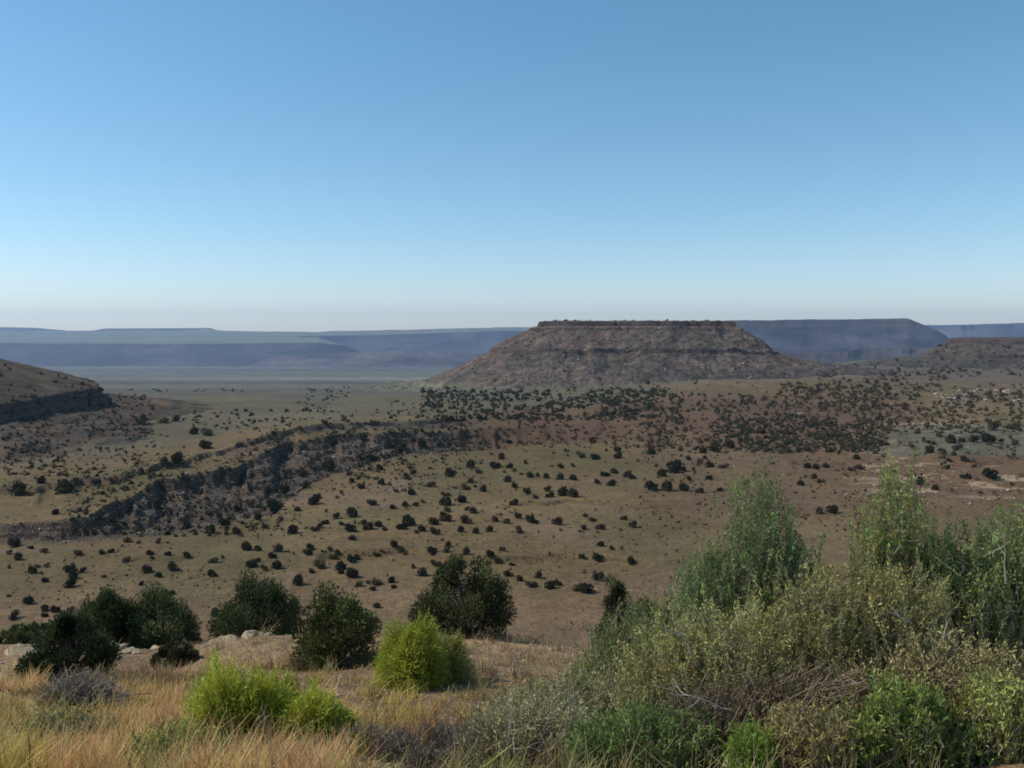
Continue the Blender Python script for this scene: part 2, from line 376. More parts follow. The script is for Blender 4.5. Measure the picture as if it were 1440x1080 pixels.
# ------------------------------------------------------------------ ground sheet (polar, finer where it is seen)
ths = np.concatenate([np.linspace(-88, -36, 70, endpoint=False), np.linspace(-36, 36, 900), np.linspace(36, 88, 71)[1:]])
ths = np.radians(ths)
def glog(a, b, q): n = int(math.log(b / a) / q); return np.geomspace(a, b, n, endpoint=False)
rs = np.concatenate([glog(.6, 120, .018), glog(120, 620, .0048), glog(620, 19500, .013)])
TH, RR = np.meshgrid(ths, rs); GX = RR * np.sin(TH); GY = RR * np.cos(TH)
GZ = np.empty_like(GX)
for i in range(0, len(rs), 100): GZ[i:i + 100] = ground_h(GX[i:i + 100], GY[i:i + 100])
GC = ground_col(GX, GY, GZ)
nr, nc = GX.shape
idx = np.arange(nr * nc).reshape(nr, nc)
FQ = np.stack([idx[:-1, :-1], idx[:-1, 1:], idx[1:, 1:], idx[1:, :-1]], -1).reshape(-1, 4)[:, ::-1]
link('ground', mesh_from('ground', np.stack([GX, GY, GZ], -1).reshape(-1, 3), FQ, [M_ground], True, GC.reshape(-1, 3)), kind='structure')

def patch(name, f, x0, x1, y0, y1, sx, sy, colf, m, margin=3.):
    xs = np.arange(x0, x1, sx); ys = np.arange(y0, y1, sy); X, Y = np.meshgrid(xs, ys)
    Z = f(X, Y); G = ground_h(X, Y); col = colf(X, Y, Z).reshape(-1, 3)
    keep = Z > G - margin
    idx = np.arange(X.size).reshape(X.shape)
    k = keep[:-1, :-1] | keep[1:, :-1] | keep[:-1, 1:] | keep[1:, 1:]
    Fq = np.stack([idx[:-1, :-1], idx[:-1, 1:], idx[1:, 1:], idx[1:, :-1]], -1)[k]
    used = np.unique(Fq); rm = np.zeros(X.size, int); rm[used] = np.arange(len(used))
    V = np.stack([X, Y, Z], -1).reshape(-1, 3)[used]
    return link(name, mesh_from(name, V, rm[Fq], [m], True, col[used]), kind='structure')
def hill_col(X, Y, Z):
    c = np.broadcast_to(C(.098, .064, .043), X.shape + (3,)).copy()
    c = mixc(c, C(.15, .10, .058), ss(-.05, .35, fbm(X, Y, 30, 4, 111)))
    c = mixc(c, C(.085, .07, .05), ss(-.05, .2, fbm(X, Y, 12, 4, 112)) * .8)
    g = ground_col(X, Y, Z); return mixc(c, g, 1 - ss(-60, -57, Z))
def mesa_col(X, Y, Z):
    c = np.broadcast_to(C(.142, .104, .078), X.shape + (3,)).copy()
    c = mixc(c, C(.10, .086, .07), ss(-.1, .25, fbm(X, Y, 40, 5, 113, .65)) * .8)
    c = mixc(c, C(.155, .10, .078), ss(.05, .3, fbm(X, Y, 60, 4, 114)) * .7)
    c = mixc(c, C(.075, .066, .056), (1 - ss(-62, -44, Z)) * ss(120, 280, X) * .8)
    c = mixc(c, C(.085, .07, .055), ss(700, 850, X) * .6); d = fbm(X, Y, 7, 3, 115, .7); c = c * (1 + .55 * d)[..., None]
    c = mixc(c, C(.17, .155, .10), 1 - ss(-78, -68, Z)); return c
link_hill = patch('hill', hill_h, -600, -80, 230, 860, 1.1, 1.3, hill_col, M_hill)
patch('mesa', mesa_h, -260, 760, 1060, 1700, 1.4, 1.8, mesa_col, M_mesa)
patch('mesa', mesa2_h, 560, 1650, 1340, 2300, 2.4, 3.0, mesa_col, M_mesa)

# ------------------------------------------------------------------ distant plateaus
def far_range(name, pxs, Ds, rows, prof_w, base_z, back_row, back_D, col, wl, amp, seed, top_col=None):
    """rim line given by columns/rows at depth Ds; face falls to base_z over prof_w metres, top runs back to back_row at back_D"""
    n = int((pxs[-1] - pxs[0]) / 2); p = np.linspace(pxs[0], pxs[-1], n)
    D = np.interp(p, pxs, Ds) + fbm(p, p * 0, 70, 4, seed) * amp + fbm(p, p * 0, 30, 2, seed + 1) * amp * .12
    zr = -(np.interp(p, pxs, rows) - HOR) / F * np.interp(p, pxs, Ds)
    bz = base_z
    u = np.concatenate([np.linspace(-1.6, 0, 60, endpoint=False), [0, .06], np.linspace(.1, 1, 14)])
    u = u[:, None]; U = np.broadcast_to(u, (u.shape[0], n))
    Dj = np.where(U < 0, D + U * prof_w, D + U * (back_D - D))
    X = (p - 720) / F * np.interp(p, pxs, Ds)[None, :] * (Dj / D[None, :]) ; Y = Dj
    t = np.clip(-U, 0, 1.6)
    gul = np.abs(fbm(X, Y * .35, wl, 4, seed + 2))
    h = zr[None, :] - bz
    face = 1 - np.interp(t, [0, .06, .3, .36, .7, 1, 1.6], [0, .17, .48, .56, .86, 1, 1.12]) 
    zf = bz + h * (face - gul * .05 * np.clip(t * 5, 0, 1) * np.clip(1.25 - t, 0, 1))
    brz = -(np.interp(p, pxs, back_row) - HOR) / F * back_D if np.ndim(back_row) else np.full(n, -(back_row - HOR) / F * back_D)
    zt = zr[None, :] * (1 - U) + brz[None, :] * U
    Z = np.where(U <= 0, zf, zt) + fbm(X, Y, wl * .4, 3, seed + 3) * h * .02
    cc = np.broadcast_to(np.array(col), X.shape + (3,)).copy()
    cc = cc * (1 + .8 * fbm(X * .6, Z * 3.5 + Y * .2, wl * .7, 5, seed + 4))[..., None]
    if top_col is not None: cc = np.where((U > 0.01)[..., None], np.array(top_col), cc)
    idx = np.arange(X.size).reshape(X.shape)
    Fq = np.stack([idx[:-1, :-1], idx[:-1, 1:], idx[1:, 1:], idx[1:, :-1]], -1).reshape(-1, 4)
    return link(name, mesh_from(name, np.stack([X, Y, Z], -1).reshape(-1, 3), Fq, [M_far], True, cc.reshape(-1, 3)), kind='structure')
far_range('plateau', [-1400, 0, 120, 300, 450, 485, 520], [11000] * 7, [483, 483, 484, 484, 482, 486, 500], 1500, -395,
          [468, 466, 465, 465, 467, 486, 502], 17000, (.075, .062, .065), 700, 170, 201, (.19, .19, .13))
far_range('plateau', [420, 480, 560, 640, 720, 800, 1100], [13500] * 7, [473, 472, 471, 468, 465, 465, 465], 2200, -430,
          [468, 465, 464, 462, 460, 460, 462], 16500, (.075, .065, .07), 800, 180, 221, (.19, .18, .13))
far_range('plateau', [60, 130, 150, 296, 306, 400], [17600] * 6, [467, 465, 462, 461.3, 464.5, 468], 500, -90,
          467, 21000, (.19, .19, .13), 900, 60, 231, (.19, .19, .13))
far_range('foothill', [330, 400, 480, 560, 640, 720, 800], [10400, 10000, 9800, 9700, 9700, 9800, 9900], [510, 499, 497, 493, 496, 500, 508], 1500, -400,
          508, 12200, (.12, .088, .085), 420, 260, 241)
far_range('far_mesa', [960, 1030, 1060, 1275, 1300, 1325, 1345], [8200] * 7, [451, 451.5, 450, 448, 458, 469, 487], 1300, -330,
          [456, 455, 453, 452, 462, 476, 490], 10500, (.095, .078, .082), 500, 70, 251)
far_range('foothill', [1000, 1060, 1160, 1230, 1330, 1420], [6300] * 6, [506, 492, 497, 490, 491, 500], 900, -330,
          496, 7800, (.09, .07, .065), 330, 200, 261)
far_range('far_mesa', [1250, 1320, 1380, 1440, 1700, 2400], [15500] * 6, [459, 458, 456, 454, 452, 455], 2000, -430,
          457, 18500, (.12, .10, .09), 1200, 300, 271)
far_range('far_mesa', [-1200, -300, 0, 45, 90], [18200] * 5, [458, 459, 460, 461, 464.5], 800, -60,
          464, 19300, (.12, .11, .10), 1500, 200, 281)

# ------------------------------------------------------------------ placing on the ground
_D = np.concatenate([glog(2, 60, .01), glog(60, 1900, .002)])
_PXT = np.arange(-20, 1462, 3.0)
_DD, _PP = np.meshgrid(_D, _PXT); _ZT = total_h((_PP - 720) / F * _DD, _DD)
_ROW = 540 - F * (_DD * math.sin(PITCH) + _ZT * math.cos(PITCH)) / (_DD * math.cos(PITCH) - _ZT * math.sin(PITCH))
def on_ground(px, row, dmin=100., dmax=1900):
    """first ground point beyond dmin that the ray through (px,row) meets"""
    i = int(np.clip(round((px + 20) / 3), 0, len(_PXT) - 1)); m = (_D >= dmin) & (_ROW[i] <= row)
    k = int(np.argmax(m)) if m.any() else len(_D) - 1
    return (px - 720) / F * float(_D[k]), float(_D[k]), float(_ZT[i, k])
def hz_at(x, y): return float(total_h(np.array([x]), np.array([y]))[0])

def ico(sub=1):
    import bmesh
    bm = bmesh.new(); bmesh.ops.create_icosphere(bm, subdivisions=sub, radius=1)
    V = np.array([v.co[:] for v in bm.verts]); Fc = np.array([[v.index for v in f.verts] for f in bm.faces]); bm.free()
    return V, Fc
ICO1 = ico(1); ICO2 = ico(2)
def leaf_cards(P, dirs, L, W, g):
    """one diamond leaf per point, long axis dirs"""
    n = len(P); d = dirs / (np.linalg.norm(dirs, axis=1, keepdims=True) + 1e-9)
    r = g.normal(size=(n, 3)); s = np.cross(d, r); s /= np.linalg.norm(s, axis=1, keepdims=True) + 1e-9
    L = np.broadcast_to(L, (n,))[:, None]; W = np.broadcast_to(W, (n,))[:, None]
    a = P; b = P + d * L * .5 + s * W * .5; c = P + d * L; e = P + d * L * .5 - s * W * .5
    V = np.stack([a, b, c, e], 1).reshape(-1, 3); return V, np.arange(4 * n).reshape(n, 4)
def tubes(P0, P1, r0, r1, sides=3):
    P0 = np.asarray(P0); P1 = np.asarray(P1); n = len(P0)
    d = P1 - P0; d /= np.linalg.norm(d, axis=1, keepdims=True) + 1e-9
    up = np.where(np.abs(d[:, 2:3]) > .9, [[1., 0, 0]], [[0, 0, 1.]])
    a = np.cross(d, up); a /= np.linalg.norm(a, axis=1, keepdims=True); b = np.cross(d, a)
    an = np.arange(sides) / sides * 2 * math.pi
    ring = a[:, None] * np.cos(an)[None, :, None] + b[:, None] * np.sin(an)[None, :, None]
    r0 = np.broadcast_to(r0, (n,)); r1 = np.broadcast_to(r1, (n,))
    V = np.concatenate([P0[:, None] + ring * r0[:, None, None], P1[:, None] + ring * r1[:, None, None]], 1).reshape(-1, 3)
    q = np.array([[k, (k + 1) % sides, sides + (k + 1) % sides, sides + k] for k in range(sides)])
    return V, (np.arange(n)[:, None, None] * 2 * sides + q[None]).reshape(-1, 4)
def merge(parts):
    Vs, Fs, o = [], [], 0
    for V, Fq in parts: Vs.append(V); Fs.append(Fq + o); o += len(V)
    return np.concatenate(Vs), np.concatenate(Fs)
def jitter_col(base, n, g, k=4, amt=.25, hue=.08):
    b = np.asarray(base, float) * (1 + g.normal(size=(n, 1)) * amt) * (1 + g.normal(size=(n, 3)) * hue)
    return np.repeat(np.clip(b, .004, .9), k, axis=0)

# ---- small valley junipers: eight shared meshes
def shrub_mesh(seed, n, col, flat=.72, core=True):
    g = np.random.default_rng(seed)
    nl = g.integers(3, 7); lc = g.normal(size=(nl, 3)) * [.42, .42, .18] + [0, 0, .45 * flat]; lr = g.uniform(.42, .68, nl)
    li = g.integers(0, nl, n); d = g.normal(size=(n, 3)); d /= np.linalg.norm(d, axis=1, keepdims=True)
    d[:, 2] = np.where(d[:, 2] < -.3, -d[:, 2], d[:, 2])
    P = lc[li] + d * lr[li][:, None] * g.uniform(.72, 1.05, (n, 1)) * [1, 1, flat + .1]
    P[:, 2] = np.maximum(P[:, 2], .03)
    V, Fq = leaf_cards(P, d + g.normal(size=(n, 3)) * .6 + [0, 0, .3], g.uniform(.16, .34, n), g.uniform(.12, .22, n), g)
    cl = jitter_col(col, n, g, 4, .28, .08)
    parts = [(V, Fq)]; cols = [cl]
    for k in range(nl):
        iv, jf = ICO1; q = np.concatenate([jf, jf[:, 2:3]], 1)
        vv = iv * lr[k] * .8 * [1, 1, flat] * (1 + g.normal(size=(len(iv), 1)) * .1) + lc[k]; vv[:, 2] = np.maximum(vv[:, 2], -.15)
        tri4 = jf
        # quads from triangles: split each by its centroid edge to keep one face size
        a, b, c = vv[jf[:, 0]], vv[jf[:, 1]], vv[jf[:, 2]]; ab, bc, ca, m = (a + b) / 2, (b + c) / 2, (c + a) / 2, (a + b + c) / 3
        Q = np.stack([a, ab, m, ca, b, bc, m, ab, c, ca, m, bc], 1).reshape(-1, 3)
        parts.append((Q, np.arange(len(Q)).reshape(-1, 4))); cols.append(np.tile(np.asarray(col) * .8, (len(Q), 1)))
    V, Fq = merge(parts); w_ = max(np.ptp(V[:, 0]), np.ptp(V[:, 1])) / 2
    return V / w_, Fq, np.concatenate(cols)
GRN = (.080, .068, .036); DGR = (.058, .056, .032); BRN = (.105, .073, .044); OLV = (.12, .105, .055)
VAR = []
for s_, c_s in enumerate([GRN, DGR, BRN, DGR, GRN, BRN, OLV, DGR]):
    V, Fq, cl = shrub_mesh(300 + s_, 420, c_s); VAR.append(mesh_from('juniper_bush', V, Fq, [M_needle], False, cl))
TILES = [((0, 700), [(55,330,80),(345,110,50),(725,170,40),(835,300,65),(905,310,40),(500,385,70),(715,370,50),(760,368,35),(650,380,50),(805,435,70),(980,385,50),(995,415,40),(1110,388,60),(1228,405,50),(1235,200,60),(1262,235,40),(1322,205,40),(1380,235,75),(1110,250,50),(1158,265,35),(1040,305,55),(1100,308,40),(1035,200,40),(250,370,60),(178,345,50),(15,385,50),(10,478,40),(78,420,70),(215,472,45),(268,470,50),(162,512,65),(230,520,40),(432,515,90),(440,545,60),(420,600,95),(265,570,55),(520,505,50),(655,538,45),(910,590,45),(955,505,75),(1045,535,75),(1130,490,80),(1400,440,75),(1390,530,85),(5,670,40),(138,718,75),(248,765,70),(318,770,65),(245,805,50),(415,775,70),(400,825,90),(38,818,90),(545,665,25),(340,690,25),(1108,655,70),(1055,690,75),(1245,880,80),(1285,970,85),(1412,790,65),(1400,890,60),(1110,170,40),(1270,130,35)]),
 ((300, 700), [(565,90,50),(752,98,38),(275,150,50),(45,190,90),(18,140,45),(325,210,50),(130,245,65),(235,225,40),(528,240,75),(608,208,35),(670,225,70),(705,205,50),(745,178,60),(822,140,55),(848,185,50),(925,135,90),(975,70,30),(925,232,80),(937,282,55),(940,175,35),(995,180,45),(1035,212,80),(1103,195,60),(1147,222,50),(1060,50,80),(1205,75,50),(1288,60,60),(1357,55,50),(1402,35,40),(1148,20,40),(1295,190,100),(1270,210,90),(1400,225,70),(1360,240,55),(210,350,70),(270,360,55),(422,362,80),(482,370,38),(620,385,75),(640,355,60),(720,370,40),(770,355,55),(785,415,70),(822,375,50),(232,468,85),(280,430,50),(375,408,55),(320,488,62),(405,480,80),(697,470,100),(822,485,80),(845,515,50),(910,435,75),(965,420,55),(992,375,32),(1090,398,55),(1138,372,35),(1210,330,48),(1262,372,50),(1278,385,40),(930,535,85),(642,508,50),(553,590,75),(955,600,65),(1030,580,50),(1100,588,80),(1060,625,50),(1188,575,50),(1210,610,50),(1335,475,45),(1385,525,80),(40,408,35),(395,680,85),(520,750,90),(620,750,50),(575,790,60),(550,850,60),(1082,745,50),(1080,840,60),(390,75,80),(425,65,60),(150,85,60),(665,45,80)]),
 ((600, 700), [(590,50,62),(240,30,60),(190,20,35),(110,50,85),(130,95,65),(105,130,60),(40,178,72),(125,160,80),(262,172,75),(310,100,70),(270,85,45),(380,98,35),(500,120,40),(460,160,55),(530,170,60),(612,140,55),(700,165,70),(745,178,45),(225,230,60),(332,243,50),(425,230,62),(625,235,85),(670,268,28),(757,235,32),(885,180,75),(905,225,40),(968,205,35),(1065,215,60),(1040,235,40),(1180,215,65),(1155,235,35),(1125,160,45),(1270,205,38),(1318,222,38),(1080,130,50),(1340,150,45),(1410,200,60),(40,245,75),(95,292,35),(40,382,75),(130,368,75),(140,330,50),(205,332,40),(265,385,65),(425,398,65),(510,362,68),(490,445,55),(575,460,45),(225,465,75),(60,465,90),(120,460,50),(1190,325,60),(1255,350,45),(1330,350,40),(1060,415,50),(1175,430,85),(1425,370,40),(1385,445,55),(830,378,28),(550,530,70),(625,560,50),(710,600,95),(760,540,60),(830,605,85),(885,590,60),(1020,630,90),(1110,640,100),(1165,560,90),(1340,500,35),(1070,510,35)]),
 ((300, 520), [(745,370,50),(400,450,60),(590,720,60),(755,680,95),(690,870,60),(660,905,80),(465,830,75),(610,790,50),(910,715,50),(1045,680,45),(1115,678,60),(1060,620,80),(755,725,35),(805,812,40),(858,835,35),(860,795,30),(925,760,45),(990,800,60),(1135,775,75),(1230,825,45),(1285,822,40),(1340,845,55),(1340,700,50),(1418,708,40),(1285,620,45),(828,868,35),(1250,540,100),(1170,530,80),(1410,520,60),(1295,730,45),(995,715,35)]),
 ((600, 520), [(503,605,60),(438,575,35),(672,555,30),(668,635,48),(285,660,62),(220,665,35),(130,645,30),(145,722,75),(190,700,40),(355,700,55),(430,640,40),(465,665,80),(560,665,50),(590,685,40),(540,758,52),(525,695,40),(640,710,38),(697,728,50),(755,722,45),(815,732,45),(905,740,65),(905,665,50),(850,655,30),(1005,745,60),(990,655,45),(1148,605,80),(1050,590,70),(1030,570,50),(940,555,38),(955,585,28),(860,568,30),(1295,598,62),(1290,555,50),(1078,722,38),(1150,770,55),(1245,780,80),(1210,720,70),(1265,700,60),(1360,720,85),(1385,738,60),(368,635,40),(25,790,60),(298,765,45),(330,765,35),(258,810,55),(325,795,40),(598,800,55),(425,775,25),(383,825,50),(677,835,55),(735,870,45),(823,820,60),(835,860,60),(922,852,68),(990,858,70),(235,895,65),(125,855,65),(20,672,40),(560,495,50),(645,500,40),(715,510,35),(745,495,30),(940,495,40),(1125,495,60),(1215,550,30),(1355,638,28)]),
 ((880, 520), [(190,815,100),(275,815,80),(320,690,120),(240,720,70),(400,680,60),(410,815,70),(435,745,55),(510,830,60),(650,820,50),(470,680,35),(545,605,42),(210,655,38),(90,620,40),(710,608,38),(935,600,35),(670,665,70),(575,660,70),(510,635,60),(600,555,80),(520,560,60),(720,525,60),(1158,668,40),(1235,665,50),(1365,662,50),(1225,725,40),(1310,670,50),(1210,780,55),(1335,765,60),(1290,735,50),(1010,640,35),(160,570,70),(580,740,60),(1330,970,60),(1400,960,80),(430,610,45)]),
 ((1140, 500), [(820,660,70),(885,640,35),(910,660,50),(1010,635,75),(985,675,45),(1080,665,40),(1060,715,55),(950,720,45),(955,590,70),(1045,585,60),(905,525,35),(1120,585,75),(1200,585,100),(1300,580,42),(1400,605,65),(1410,535,40),(1210,450,60),(1240,500,100),(1125,520,35),(440,575,40),(500,605,45),(315,700,50),(195,780,40),(295,780,60),(350,770,60),(505,685,35),(870,910,50),(1260,830,100),(1070,830,80),(1380,875,40),(775,870,60)]),
 ((0, 500), [(250,865,60),(185,845,30),(380,930,130),(345,1070,55),(770,780,40),(100,940,120),(170,950,40),(1020,1020,100),(955,430,50),(1085,455,80),(1180,445,60),(1115,550,28),(950,468,70),(1310,530,90),(1230,625,30),(1110,670,35),(1080,740,80),(1175,735,80),(980,805,30),(850,800,25),(1390,630,90),(1400,540,90)])]
pts = []
for (ox, oy), L in TILES:
    for a, b, wd in L: pts.append((ox + a / 4.8, oy + b / 4.8, wd / 4.8))
placed = []
for px, py, wp in pts:
    x, y, z = on_ground(px, py)
    placed.append([px, py, wp, x, y, z, wp * y / F / 2])
placed.sort(key=lambda p: -p[2])
placed_xy = np.array([(p[3], p[4]) for p in placed])
def region(px, py):
    if px < 330 and py < 700: return 'on the ledges below the left hill', 'juniper bushes on the left ledges'
    if px < 420 and 700 <= py < 772: return 'among pale rubble at the foot of the left ledges', 'juniper bushes at the foot of the ledges'
    if px < 330: return 'on the open tan flat at the lower left of the valley', 'juniper bushes on the lower left flat'
    if py > 790: return 'beside the dark wash in the nearest part of the valley', 'juniper bushes by the nearest wash'
    if px < 640 and py < 700: return 'on the slope beneath the long dark rock rim', 'juniper bushes beneath the long rim'
    if px < 620: return 'scattered on the tan valley floor left of centre', 'juniper bushes left of the valley centre'
    if px < 900 and py < 700: return 'on the upper valley floor below the red slope', 'juniper bushes below the red slope'
    if px < 960: return 'scattered on the tan valley floor right of centre', 'juniper bushes right of the valley centre'
    if px < 1240: return 'on the red ground behind the big green bushes', 'juniper bushes on the red ground'
    return 'on the grey green flat at the right of the valley', 'juniper bushes on the right flat'
VT = ['dark green', 'blackish green', 'brown', 'blackish green', 'dark green', 'brown', 'olive', 'blackish green']
REG = [(lambda a, b: a < 330 and b < 700, 'on the left ledges'), (lambda a, b: a < 420 and 700 <= b < 772, 'in the rubble'), (lambda a, b: a < 330, 'on the lower flat'),
       (lambda a, b: b > 790, 'by the nearest wash'), (lambda a, b: a < 640 and b < 700, 'under the long rim'), (lambda a, b: a < 620, 'on the valley floor'),
       (lambda a, b: a < 900 and b < 700, 'on the upper flat'), (lambda a, b: a < 960, 'on the middle flat'), (lambda a, b: a < 1240, 'on the red ground'), (lambda a, b: True, 'on the right flat')]
LMK = [(70, "beneath left hill's cliff"), (140, "beneath left hill's tip"), (210, 'beneath the plain'), (300, 'beneath the low plateau'), (380, 'beneath the plateau step'), (460, 'beneath the pale streak'), (540, 'beneath the far plateau'),
       (620, "beneath mesa's left foot"), (690, "beneath mesa's left slope"), (760, "beneath mesa's left corner"), (830, "beneath mesa's left half"), (900, "beneath mesa's middle"), (970, "beneath mesa's right half"),
       (1040, "beneath mesa's right corner"), (1120, "beneath mesa's right slope"), (1230, 'beneath the blue mesa'), (1320, 'beneath the blue slope'), (1500, 'beneath the right mesa')]
ORD = ['', 'second', 'third', 'fourth', 'fifth', 'sixth', 'seventh', 'eighth', 'ninth', 'tenth']
g0 = np.random.default_rng(11); nind = min(len(placed), 296); lab = {}
for i, (px, py, wp, x, y, z, rad) in enumerate(placed[:nind]):
    v = int(g0.integers(0, 8))
    o = link('juniper_bush', VAR[v], loc=(x, y, z - .1 * rad), rotz=g0.uniform(0, 6.28)); h = g0.uniform(.85, 1.15)
    o.scale = (rad * 1.12, rad * 1.12 * g0.uniform(.9, 1.1), rad * h * 1.75)
    rg = next(r for f, r in REG if f(px, py)); lm = next(t for e, t in LMK if px < e)
    sz = 'broad' if wp > 14.5 else ('small' if wp < 9 else 'rounded')
    o['category'] = 'bush'; o['group'] = 'juniper bushes ' + rg; lab.setdefault('%s %s juniper bush %s %s' % (sz, VT[v], rg, lm), []).append((px, o))
for k, L in lab.items():
    L.sort(key=lambda q: q[0]); n = len(L)
    for i, (px, o) in enumerate(L):
        o['label'] = k + ('' if n == 1 else (', leftmost' if i == 0 else (', rightmost' if i == n - 1 else ', %s from left' % ORD[i])))

# the rest of the scrub, one mass
def scatter_mass(name, pos, rad, cols, seed, nleaf=42):
    g = np.random.default_rng(seed); base = []
    for s_ in range(10): base.append(shrub_mesh(700 + s_, nleaf, (1, 1, 1), .75))
    Vs, Fs, Cs, o = [], [], [], 0; vi = g.integers(0, 10, len(pos))
    for k in range(10):
        m = vi == k; n = m.sum()
        if n == 0: continue
        V, Fq, cl = base[k]; a = g.uniform(0, 6.28, n); ca, sa = np.cos(a), np.sin(a)
        r = rad[m][:, None]; hs = g.uniform(1.0, 1.6, (n, 1))
        X = (V[None, :, 0] * ca[:, None] - V[None, :, 1] * sa[:, None]) * r + pos[m][:, 0:1]
        Y = (V[None, :, 0] * sa[:, None] + V[None, :, 1] * ca[:, None]) * r + pos[m][:, 1:2]
        Z = V[None, :, 2] * r * hs + pos[m][:, 2:3] - .1 * r
        Vs.append(np.stack([X, Y, Z], -1).reshape(-1, 3)); Fs.append((Fq[None] + (np.arange(n) * len(V))[:, None, None]).reshape(-1, 4) + o)
        Cs.append((cl[None] * cols[m][:, None]).reshape(-1, 3)); o += n * len(V)
    link(name, mesh_from(name, np.concatenate(Vs), np.concatenate(Fs), [M_needle], False, np.concatenate(Cs)), kind='stuff', label='scattered dark juniper and sage scrub over the valley and mesa slopes', cat='scrub')
g = np.random.default_rng(21)
cand = []
def band(n, px0, px1, py0, py1, w0, w1, dens=None, cols=(GRN, DGR, BRN), wl=0, thr=0):
    px = g.uniform(px0, px1, n); py = g.uniform(py0, py1, n)
    if wl: k = vnoise(px / wl, py / (wl * .45), 333) > thr; px, py = px[k], py[k]
    for a, b in zip(px, py):
        if dens is not None and not dens(a, b): continue
        cand.append((a, b, g.uniform(w0, w1), cols[g.integers(0, len(cols))]))
band(900, 600, 960, 550, 592, 5, 10, cols=(DGR, DGR, (.032, .042, .028)), wl=30, thr=.33)     # dark wood before the mesa
band(700, 80, 420, 640, 755, 2.5, 6, cols=(OLV, BRN, (.10, .095, .07)))
band(600, 330, 680, 600, 690, 2.5, 6, cols=(OLV, BRN, (.10, .095, .07)))
band(260, 0, 230, 560, 690, 3, 7, cols=(OLV, DGR, BRN))
band(200, 90, 215, 556, 615, 3, 7, cols=(DGR, BRN))
band(160, 0, 90, 600, 670, 4, 8, cols=(DGR, GRN))
band(900, 590, 960, 546, 594, 3, 7, cols=(DGR, DGR, (.04, .045, .035)), wl=26, thr=.4)
band(800, 1000, 1250, 590, 637, 4, 8, cols=(DGR, DGR, GRN), wl=34, thr=.3)
band(500, 1100, 1440, 540, 600, 4, 8, cols=(DGR, GRN, BRN), wl=34, thr=.42)
band(240, 380, 640, 545, 583, 3, 6, cols=(DGR, GRN), wl=40, thr=.5)
band(160, 250, 660, 578, 606, 5, 10, cols=(GRN, DGR), wl=0)
band(120, 120, 470, 547, 552, 2.5, 5, cols=(DGR,), wl=25, thr=.4)
band(330, 640, 1000, 585, 632, 4, 8, cols=(BRN, GRN, BRN), wl=0)
band(950, 900, 1240, 540, 635, 5, 10, cols=(GRN, DGR, BRN), wl=45, thr=.35)
band(200, 1040, 1240, 595, 638, 6, 12, cols=(DGR, DGR, GRN))
band(800, 1150, 1440, 520, 610, 4, 10, cols=(GRN, DGR, BRN), wl=50, thr=.35)
band(110, 1240, 1440, 600, 700, 6, 13, cols=(GRN, DGR, BRN), wl=50, thr=.45)
band(420, 90, 400, 660, 755, 5, 12, cols=(DGR, GRN, BRN), wl=40, thr=.4)
band(420, 330, 660, 605, 690, 5, 11, cols=(DGR, GRN, BRN), wl=40, thr=.4)
band(420, 640, 1180, 455, 555, 2.5, 4.5, cols=(GRN, DGR, BRN), wl=22, thr=.45)               # mesa slopes
band(240, 1180, 1440, 480, 530, 3, 6, cols=(GRN, DGR), wl=30, thr=.4)
band(330, -15, 215, 508, 670, 4, 10, cols=(GRN, BRN, DGR), wl=26, thr=.45)                       # left hill
band(300, 330, 1240, 690, 810, 2, 6, cols=(BRN, GRN, OLV))
band(2600, 0, 1000, 640, 890, 1.2, 3.4, cols=((.13, .11, .06), (.12, .09, .055), OLV), wl=60, thr=.35)
band(900, 880, 1440, 540, 720, 2, 5, cols=(BRN, (.11, .08, .055), GRN), wl=50, thr=.35)
band(800, 0, 1000, 640, 890, 2, 4.6, cols=(OLV, BRN, (.13, .11, .06)), wl=50, thr=.4)
band(420, 900, 1240, 635, 760, 2, 7, cols=(BRN, GRN), wl=40, thr=.4)                                   # little sage on the flat
band(120, 0, 330, 760, 850, 2, 6, cols=(BRN, GRN, OLV))
cand = [c for c in cand if True]
pa = np.array([on_ground(c[0], c[1]) for c in cand]); ra = np.array([c[2] for c in cand]) * pa[:, 1] / F / 2 * .92
ca_ = np.array([c[3] for c in cand]) * g.uniform(.75, 1.3, (len(cand), 1))
ok = (pa[:, 1] < 1890)
for p in placed[nind:]:
    pa = np.concatenate([pa, [[p[3], p[4], p[5]]]]); ra = np.append(ra, p[6]); ca_ = np.concatenate([ca_, [GRN]]); ok = np.append(ok, True)
# scrub outside the frame and a serrated line of shrubs on the mesa top
xs = g.uniform(45, 345, 90); ys = 1345 + g.uniform(3, 60, 90); pa = np.concatenate([pa, np.stack([xs, ys, total_h(xs, ys)], -1)])
ra = np.append(ra, g.uniform(1.2, 2.4, 90)); ca_ = np.concatenate([ca_, np.tile(DGR, (90, 1))]); ok = np.append(ok, np.ones(90, bool))
th_ = g.uniform(R(31), R(60), 500) * g.choice([-1, 1], 500); rr_ = 180 + 900 * g.random(500) ** 1.5
xs, ys = rr_ * np.sin(th_), rr_ * np.cos(th_); pa = np.concatenate([pa, np.stack([xs, ys, total_h(xs, ys)], -1)])
ra = np.append(ra, g.uniform(.7, 2.2, 500)); ca_ = np.concatenate([ca_, np.tile(GRN, (500, 1))]); ok = np.append(ok, np.ones(500, bool))
scatter_mass('scrub', pa[ok], ra[ok], ca_[ok], 5)

